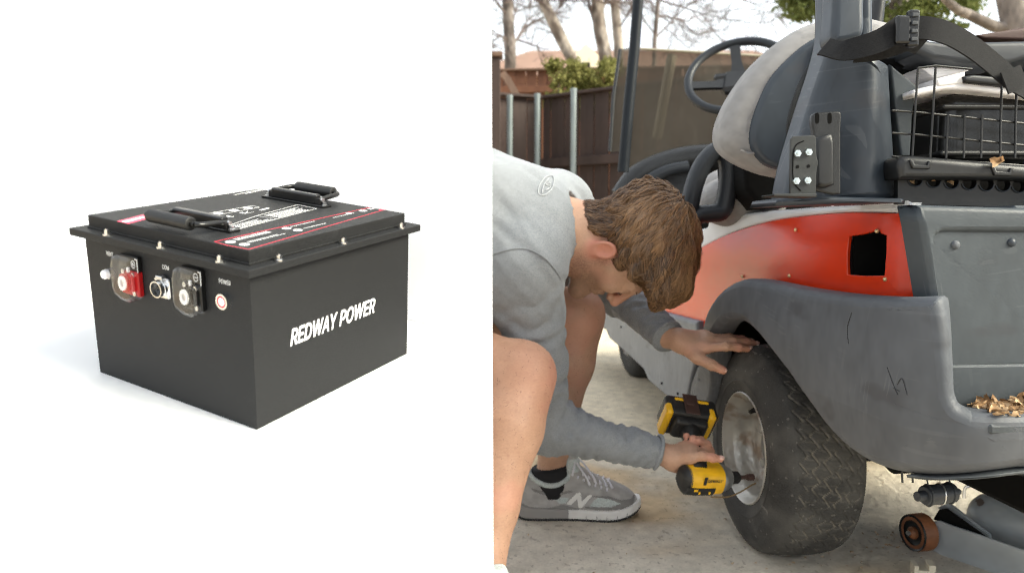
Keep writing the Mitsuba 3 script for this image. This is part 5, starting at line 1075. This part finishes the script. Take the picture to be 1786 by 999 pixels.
# shoulder seam and the pale printed mark on the back of the shoulder: both follow the cloth
def on_shirt(u, v, y0=1.25, y1=1.9):
    Y = np.linspace(y0, y1, 900); r = ray(u, v); P = EYE + r[None] * (Y / r[1])[:, None]; d = shirt_cut(P); k = np.argmax(d < .0012); return P[k]
part(pe, 'shoulder_seam', tube(np.array([on_shirt(u, v) for u, v in spline([(852, 446), (880, 437), (905, 433), (928, 437), (950, 450), (968, 470), (978, 486)], 34)]), .0017, 6), 'grey_jersey', True)
mat('print_pale', (.36, .375, .39), .7)
mk = [[(963, 306), (951, 309), (941, 323), (939, 336), (944, 341), (955, 337), (964, 326), (966, 312), (963, 306)], [(957, 311), (949, 322), (945, 337)], [(960, 318), (952, 322), (960, 326), (952, 332)]]
part(pe, 'shirt_print', cat([tube(np.array([on_shirt(u, v) for u, v in spline(L, 26)]), .0013, 5) for L in mk]), 'print_pale', True)
# ---- shorts on the hips, hidden here behind the backdrop
def shorts_d(p):
    d = smin(cone_d(p, HIP_R, HIP_R + (KN_R - HIP_R) * .55, .118, .108), cone_d(p, HIP_L, HIP_L + (KN_L - HIP_L) * .55, .118, .108), .05); d = smin(d, cone_d(p, A3(-.36, 1.60, .46), A3(-.34, 1.61, .56), .15, .15), .06)
    for h, k in ((HIP_R, KN_R), (HIP_L, KN_L)): d = np.where(cone_d(p, h + (k - h) * .5, k, .15, .15) < 0, smax(d, along(p, h, k) - .52, .01), d)
    return d
mat('dark_cloth', (.03, .032, .04), .9, spec=.1)
part(pe, 'shorts', surface(shorts_d, A3(-.62, 1.26, .25), A3(.12, 1.95, .78), .012), 'dark_cloth', True)

# ---- shoes
mat('suede_grey', lambda p, n, uv: mi.Color3f(.37, .36, .35) * (.75 + .5 * fbm(p.x * 70, p.y * 70, p.z * 70, 3)), .9, spec=.1)
mat('suede_dark', lambda p, n, uv: mi.Color3f(.22, .215, .21) * (.8 + .4 * fbm(p.x * 70, p.y * 70, p.z * 70, 3)), .9, spec=.1)
mat('shoe_mesh', lambda p, n, uv: mi.Color3f(.50, .55, .54) * (.6 + .6 * noise(p.x * 800, p.y * 800, p.z * 800)), .8)
mat('midsole_white', lambda p, n, uv: mi.Color3f(.70, .69, .67) * (.9 + .2 * fbm(p.x * 50, p.y * 50, p.z * 50, 3)), .6); mat('midsole_grey', (.27, .26, .25), .6); mat('outsole', (.022, .022, .022), .7); mat('lace_white', (.66, .66, .70), .8); mat('sock_black', (.012, .012, .014), .9)
XS = A3(0, .012, .03, .055, .085, .115, .14, .165, .19, .215, .245, .27, .285, .295)
ZT = A3(.060, .098, .112, .096, .088, .108, .128, .112, .097, .086, .075, .063, .050, .034)
WD_ = A3(.012, .026, .032, .034, .034, .035, .037, .041, .045, .047, .045, .037, .026, .010)
CYs = A3(0, 0, 0, 0, .001, .002, .003, .004, .004, .004, .004, .004, .004, .004)
def spring(x): return 1.9 * np.clip(x - .215, 0, 1) ** 2 * 1.6 + .8 * np.clip(.02 - x, 0, 1) * .4
def shoe_pt(x, a):
    """a 0..pi over the top from the near side to the far side"""
    zt, w, cy = np.interp(x, XS, ZT), np.interp(x, XS, WD_), np.interp(x, XS, CYs); zs = .018 + spring(x); c, s_ = np.cos(a), np.sin(a)
    return np.stack([x, cy - w * np.sign(c) * np.abs(c) ** .62, zs + (zt - zs) * np.abs(s_) ** .95], -1)
def side_patch(pl, off=.0012):
    """overlay sewn on the near side: outline in (x, z)"""
    P = Polygon(pl).buffer(0); v, f = trimesh.creation.triangulate_polygon(P, engine='earcut'); v, f = trimesh.remesh.subdivide_to_size(np.column_stack([v, np.zeros(len(v))]), f, .006, max_iter=9); x, z = v[:, 0], v[:, 1]
    zt, zs = np.interp(x, XS, ZT), .018 + spring(x); s_ = np.clip((z - zs) / (zt - zs), 0, .97) ** (1 / .95); a = np.arcsin(s_); q = shoe_pt(x, a); e = 1e-3; t1, t2 = shoe_pt(x + e, a) - q, shoe_pt(x, a + e) - q; n = np.cross(t1, t2); n /= np.linalg.norm(n, axis=1, keepdims=True) + 1e-12
    n = np.where(n[:, 1:2] > 0, -n, n); q = q + n * off; return trimesh.Trimesh(q, f, process=False)
def zpx(L): return [((860 + u / 4.56 - 899) / 769, (912.5 - (780 + v / 4.56)) / 769) for u, v in L]
def make_shoe(O, yaw, near=-1):
    s = thing_part(pe, 'shoe'); c, n_ = math.cos(yaw), math.sin(yaw); X = lambda m: place(m, O, [c, n_, 0], [-n_, c, 0], UP)
    def S(name, m, mt, **k): return part(s, name, X(m), mt, **k)
    xs = np.interp(np.linspace(0, 1, 64), np.linspace(0, 1, len(XS)), XS); aa = np.linspace(0, np.pi, 30); g = np.array([shoe_pt(np.full(30, x), aa) for x in xs]); f = []
    for i in range(63):
        for j in range(29): A = i * 30 + j; f += [[A, A + 30, A + 31], [A, A + 31, A + 1]]
    up_ = trimesh.Trimesh(g.reshape(-1, 3), f, process=False); S('upper', up_, 'suede_grey', smooth=True)
    plan = lambda k: [(x, cy - (w + k)) for x, w, cy in zip(XS, WD_, CYs)] + [(x, cy + w + k) for x, w, cy in zip(XS[::-1], WD_[::-1], CYs[::-1])]
    def sole(k, z0, z1, b): return warp(prism(Polygon(plan(k)).buffer(.003, 6).simplify(.0004), z0, z1, b, 3, .012), lambda v: v + np.column_stack([0 * v[:, 0], 0 * v[:, 0], spring(v[:, 0])]))
    S('midsole', sole(.0015, .004, .027, .004), 'midsole_white'); S('outsole', sole(.0008, 0, .006, .001), 'outsole')
    gr = warp(prism(Polygon(plan(.0032)).buffer(.003, 6).intersection(Polygon([(-.02, -.1), (.135, -.1), (.098, .1), (-.02, .1)])).simplify(.0004), .0055, .0285, .004, 3, .012), lambda v: v + np.column_stack([0 * v[:, 0], 0 * v[:, 0], spring(v[:, 0]) + .006 * np.clip((.10 - v[:, 0]) / .1, 0, 1) * (v[:, 2] > .02)]))
    S('rear_midsole', gr, 'midsole_grey')
    for k in range(5): S('sole_notch', box(.0016, .004, .010, (.165 + .024 * k, np.interp(.165 + .024 * k, XS, CYs) - np.interp(.165 + .024 * k, XS, WD_) - .004, .009 + spring(.165 + .024 * k))), 'midsole_grey')
    S('heel_counter', side_patch(zpx([(225, 320), (330, 330), (450, 400), (540, 470), (450, 505), (300, 500), (215, 470)])), 'suede_grey', smooth=True)
    S('quarter_overlay', side_patch(zpx([(215, 458), (300, 490), (440, 500), (560, 470), (700, 500), (690, 520), (540, 520), (300, 530), (220, 500)]), .0018), 'suede_dark', smooth=True)
    S('collar_overlay', side_patch(zpx([(300, 335), (420, 372), (560, 372), (660, 345), (660, 362), (560, 392), (410, 392), (320, 360)]), .0016), 'suede_dark', smooth=True)
    S('eyestay', side_patch(zpx([(560, 300), (640, 270), (720, 300), (800, 345), (940, 375), (900, 395), (820, 390), (760, 375), (690, 365), (600, 350)]), .0022), 'suede_grey', smooth=True)
    S('toe_overlay', side_patch(zpx([(790, 395), (940, 395), (1040, 430), (1120, 430), (1170, 410), (1140, 470), (1040, 500), (880, 505), (760, 500), (740, 480), (960, 480), (1040, 455), (940, 415), (850, 405)]), .0016), 'suede_dark', smooth=True)
    S('mesh_panel', side_patch(zpx([(850, 405), (940, 412), (1045, 452), (960, 485), (780, 490), (810, 440)]), .0010), 'shoe_mesh', smooth=True)
    S('mesh_panel', side_patch(zpx([(480, 412), (620, 415), (590, 460), (540, 462)]), .0010), 'shoe_mesh', smooth=True)
    lg = np.vstack([(592, 462), (678, 372), (712, 366), (722, 440), (776, 384), (808, 388), (724, 488), (696, 494), (684, 420), (632, 470)])
    S('logo', side_patch(zpx([tuple(q) for q in lg]), .0034), 'midsole_white', smooth=True)
    S('heel_tab', warp(cbox((.004, -.016, .080), (.016, .016, .120), .004), lambda v: v), 'midsole_white'); S('tongue', rbox((.118, -.022, .095), (.152, .030, .146), .010), 'shoe_mesh', smooth=True)
    S('collar_lining', tube([(.082 + .052 * math.cos(t), .001 + .0355 * math.sin(t), .094 + .012 * math.cos(t) ** 2 - .010 * math.sin(t) ** 2) for t in np.linspace(0, 2 * np.pi, 40, endpoint=False)], .0065, 10, True), 'shoe_mesh', smooth=True)
    for k in range(6):
        x = .146 + .0135 * k; z = np.interp(x, XS, ZT); z2 = np.interp(x + .0135, XS, ZT)
        for a0, a1 in ((.80, 2.1), (2.3, 1.0)):
            p0, p1 = shoe_pt(A3(x), A3(a0))[0] if False else shoe_pt(np.array(x), np.array(a0)), shoe_pt(np.array(x + .0135), np.array(a1)); md = (p0 + p1) / 2 + A3(0, 0, .008)
            S('lace', tube(spline([p0 + A3(0, 0, .004), md + A3(0, 0, .004), p1 + A3(0, 0, .004)], 10), .0030, 7), 'lace_white', smooth=True)
    for L in ([(.140, -.010, .140), (.150, -.030, .126), (.166, -.041, .104), (.172, -.045, .088)], [(.142, .004, .142), (.160, -.018, .132), (.182, -.036, .104), (.188, -.043, .090)], [(.142, -.004, .142), (.138, -.026, .130), (.132, -.038, .108)]): S('lace', tube(spline(L, 14), .0025, 7), 'lace_white', smooth=True)
    S('sock', warp(tube([(.088, .002, .050), (.087, .002, .085), (.084, .002, .106), (.082, .002, .121)], [.036, .0385, .0385, .0380], 20), lambda v: np.column_stack([.086 + (v[:, 0] - .086) * 1.16, v[:, 1], v[:, 2] + .10 * (v[:, 0] - .086) * (v[:, 2] > .1)])), 'sock_black', smooth=True)
    return s
make_shoe(A3(*at(899, 860, 1.735)[:2], 0), 0.0)
rs_ = math.radians(-76); make_shoe(A3(AN_R[0] - .078 * math.cos(rs_), AN_R[1] - .078 * math.sin(rs_), 0), rs_)

# ---------------------------------------------------------------- the impact driver in the hand
mat('tool_yellow', lambda p, n, uv: mi.Color3f(.72, .40, .012) * (.88 + .24 * fbm(p.x * 50, p.y * 50, p.z * 50, 3)), .38); mat('tool_black', lambda p, n, uv: mi.Color3f(.012, .012, .012) * (.7 + .6 * noise(p.x * 400, p.y * 400, p.z * 400)), .5); mat('clip_brown', (.085, .050, .042), .45, .5)
dv = thing('impact_driver', 'yellow and black cordless impact driver held against the cart wheel rim', 'power tool')
DA, DB = at(1188, 834, 1.455), at(1290, 832, 1.485); DX = (DB - DA) / np.linalg.norm(DB - DA); DL = np.linalg.norm(DB - DA); DUPv = A3(0, -.35, 1); DUPv -= DX * (DUPv @ DX); DUPv /= np.linalg.norm(DUPv); DYv = np.cross(DUPv, DX)
D = lambda m: place(m, DA, DX, DYv, DUPv)
def D_(name, m, mt, par=dv, **k): return part(par, name, D(m), mt, **k)
def barrel(x0, x1, r0, r1, nf=10, q=2.6):
    """rounded-square motor housing between stations"""
    xs = np.linspace(x0, x1, nf); a = np.linspace(0, 2 * np.pi, 40, endpoint=False); c, s = np.cos(a), np.sin(a); k = (np.abs(c) ** q + np.abs(s) ** q) ** (-1 / q); rr = np.interp(xs, np.linspace(x0, x1, len(r0)), r0) if np.ndim(r0) else np.linspace(r0, r1, nf)
    v = [np.column_stack([np.full(40, x), c * k * r, s * k * r]) for x, r in zip(xs, rr)]; v = np.vstack(v + [[(x0, 0, 0)], [(x1, 0, 0)]]); f = []
    for i in range(nf - 1):
        for j in range(40): A, B = i * 40 + j, i * 40 + (j + 1) % 40; f += [[A, B, B + 40], [A, B + 40, A + 40]]
    for j in range(40): f += [[nf * 40, (j + 1) % 40, j], [nf * 40 + 1, (nf - 1) * 40 + j, (nf - 1) * 40 + (j + 1) % 40]]
    m = trimesh.Trimesh(v, f, process=False)
    if m.volume < 0: m.invert()
    return m
hb_ = D_('housing', barrel(.010, .082, [.0265, .0290, .0300, .0300, .0295, .0285], 0, 16), 'tool_yellow', smooth=50)
D_('rear_cap', barrel(-.004, .012, [.015, .0215, .0250, .0272], 0, 8), 'tool_black', smooth=50)
low = barrel(.004, .062, [.0285, .0308, .0314, .0312], 0, 12); low = trimesh.intersections.slice_mesh_plane(low, [0, 0, -1], [0, 0, -.002], cap=True)
D_('lower_grip_shell', low, 'tool_black', smooth=50)
D_('nose', barrel(.082, .106, [.0275, .0270, .0240, .0190], 0, 8, 2.0), mat('nose_silver', (.42, .43, .43), .35, .85), smooth=50)
D_('collar', lathe([(0, .104), (.0150, .104), (.0150, .110), (.0125, .114), (.0125, .124), (.0105, .127), (0, .127)], 28, 'x'), 'tool_black', smooth=40)
D_('bit', cat([lathe([(0, .125), (.0042, .125), (.0042, .150), (0, .150)], 6, 'x'), lathe([(0, .146), (.0062, .146), (.0068, .150), (.0068, .160), (.0050, .162), (0, .162)], 16, 'x')]), 'clip_brown')
D_('side_stripe', box(.006, .0012, .018, (.036, -.0302, .015)), 'tool_black')
tm = text('DEWALT', .0056, True, 0, 1.0, .0004); D_('lettering', place(tm, [.057, -.0302, .012], [1, 0, 0], [0, 0, 1], [0, -1, 0]), 'tool_black', smooth=False)
for x in (.028, .050): D_('screw_mark', box(.004, .001, .006, (x, -.0318, -.012)), 'tool_yellow')
D_('mode_patch', box(.008, .0012, .005, (.020, -.0312, -.006)), 'tool_yellow')
BT = at(1200, 738, 1.575); HN0 = DA + DX * .036 + DUPv * .012
hv = BT - HN0; hv /= np.linalg.norm(hv); hxx, hyy, hzz = basis(hv, DX); hxx, hyy = np.cross(hyy, hzz) * 0 + (DX - hv * (DX @ hv)) / np.linalg.norm(DX - hv * (DX @ hv)), None; hyy = np.cross(hv, hxx)
part(dv, 'handle', tube([HN0, HN0 + (BT - HN0) * .35, HN0 + (BT - HN0) * .7, BT - hv * .012], [.022, .0185, .019, .026], 18), 'tool_black', True)
bt = thing_part(dv, 'battery_pack'); BB = lambda m: place(m, BT, hxx, -hyy if False else hyy, hv)
part(bt, 'case', BB(rbox((-.056, -.036, -.008), (.058, .036, .046), .010, 2)), 'tool_black', 45)
part(bt, 'shoulder', BB(rbox((-.038, -.026, -.026), (.036, .026, .0), .010, 2)), 'tool_black', 45)
for sx0, sx1 in ((-.0585, -.042), (.034, .052)): part(bt, 'side_strip', BB(rbox((sx0, -.0375, -.012), (sx1, .0375, .020), .008, 2)), 'tool_yellow', 45)
part(bt, 'end_strip', BB(rbox((-.036, -.0385, .028), (.040, .0385, .036), .003)), 'tool_yellow')
part(bt, 'release_tab', BB(rbox((.0565, -.024, .004), (.0615, .024, .034), .002)), 'tool_yellow')
part(dv, 'belt_clip', cat([BB(cbox((-.018, -.040, -.010), (.014, -.0375, .048), .001)), BB(cbox((-.014, -.043, .014), (.004, -.039, .040), .001))]), 'clip_brown')
# the thin cord lying in the rim below the driver
cd = spline([at(1240, 866, 1.475), at(1268, 866, 1.49), at(1290, 858, 1.51), at(1310, 846, 1.53), at(1318, 842, 1.545)], 24)
mat('twine', (.24, .16, .08), .8); single('twine', tube(cd, .0016, 7), 'twine', 'thin tan cord hanging between the driver and the wheel rim', 'cord')
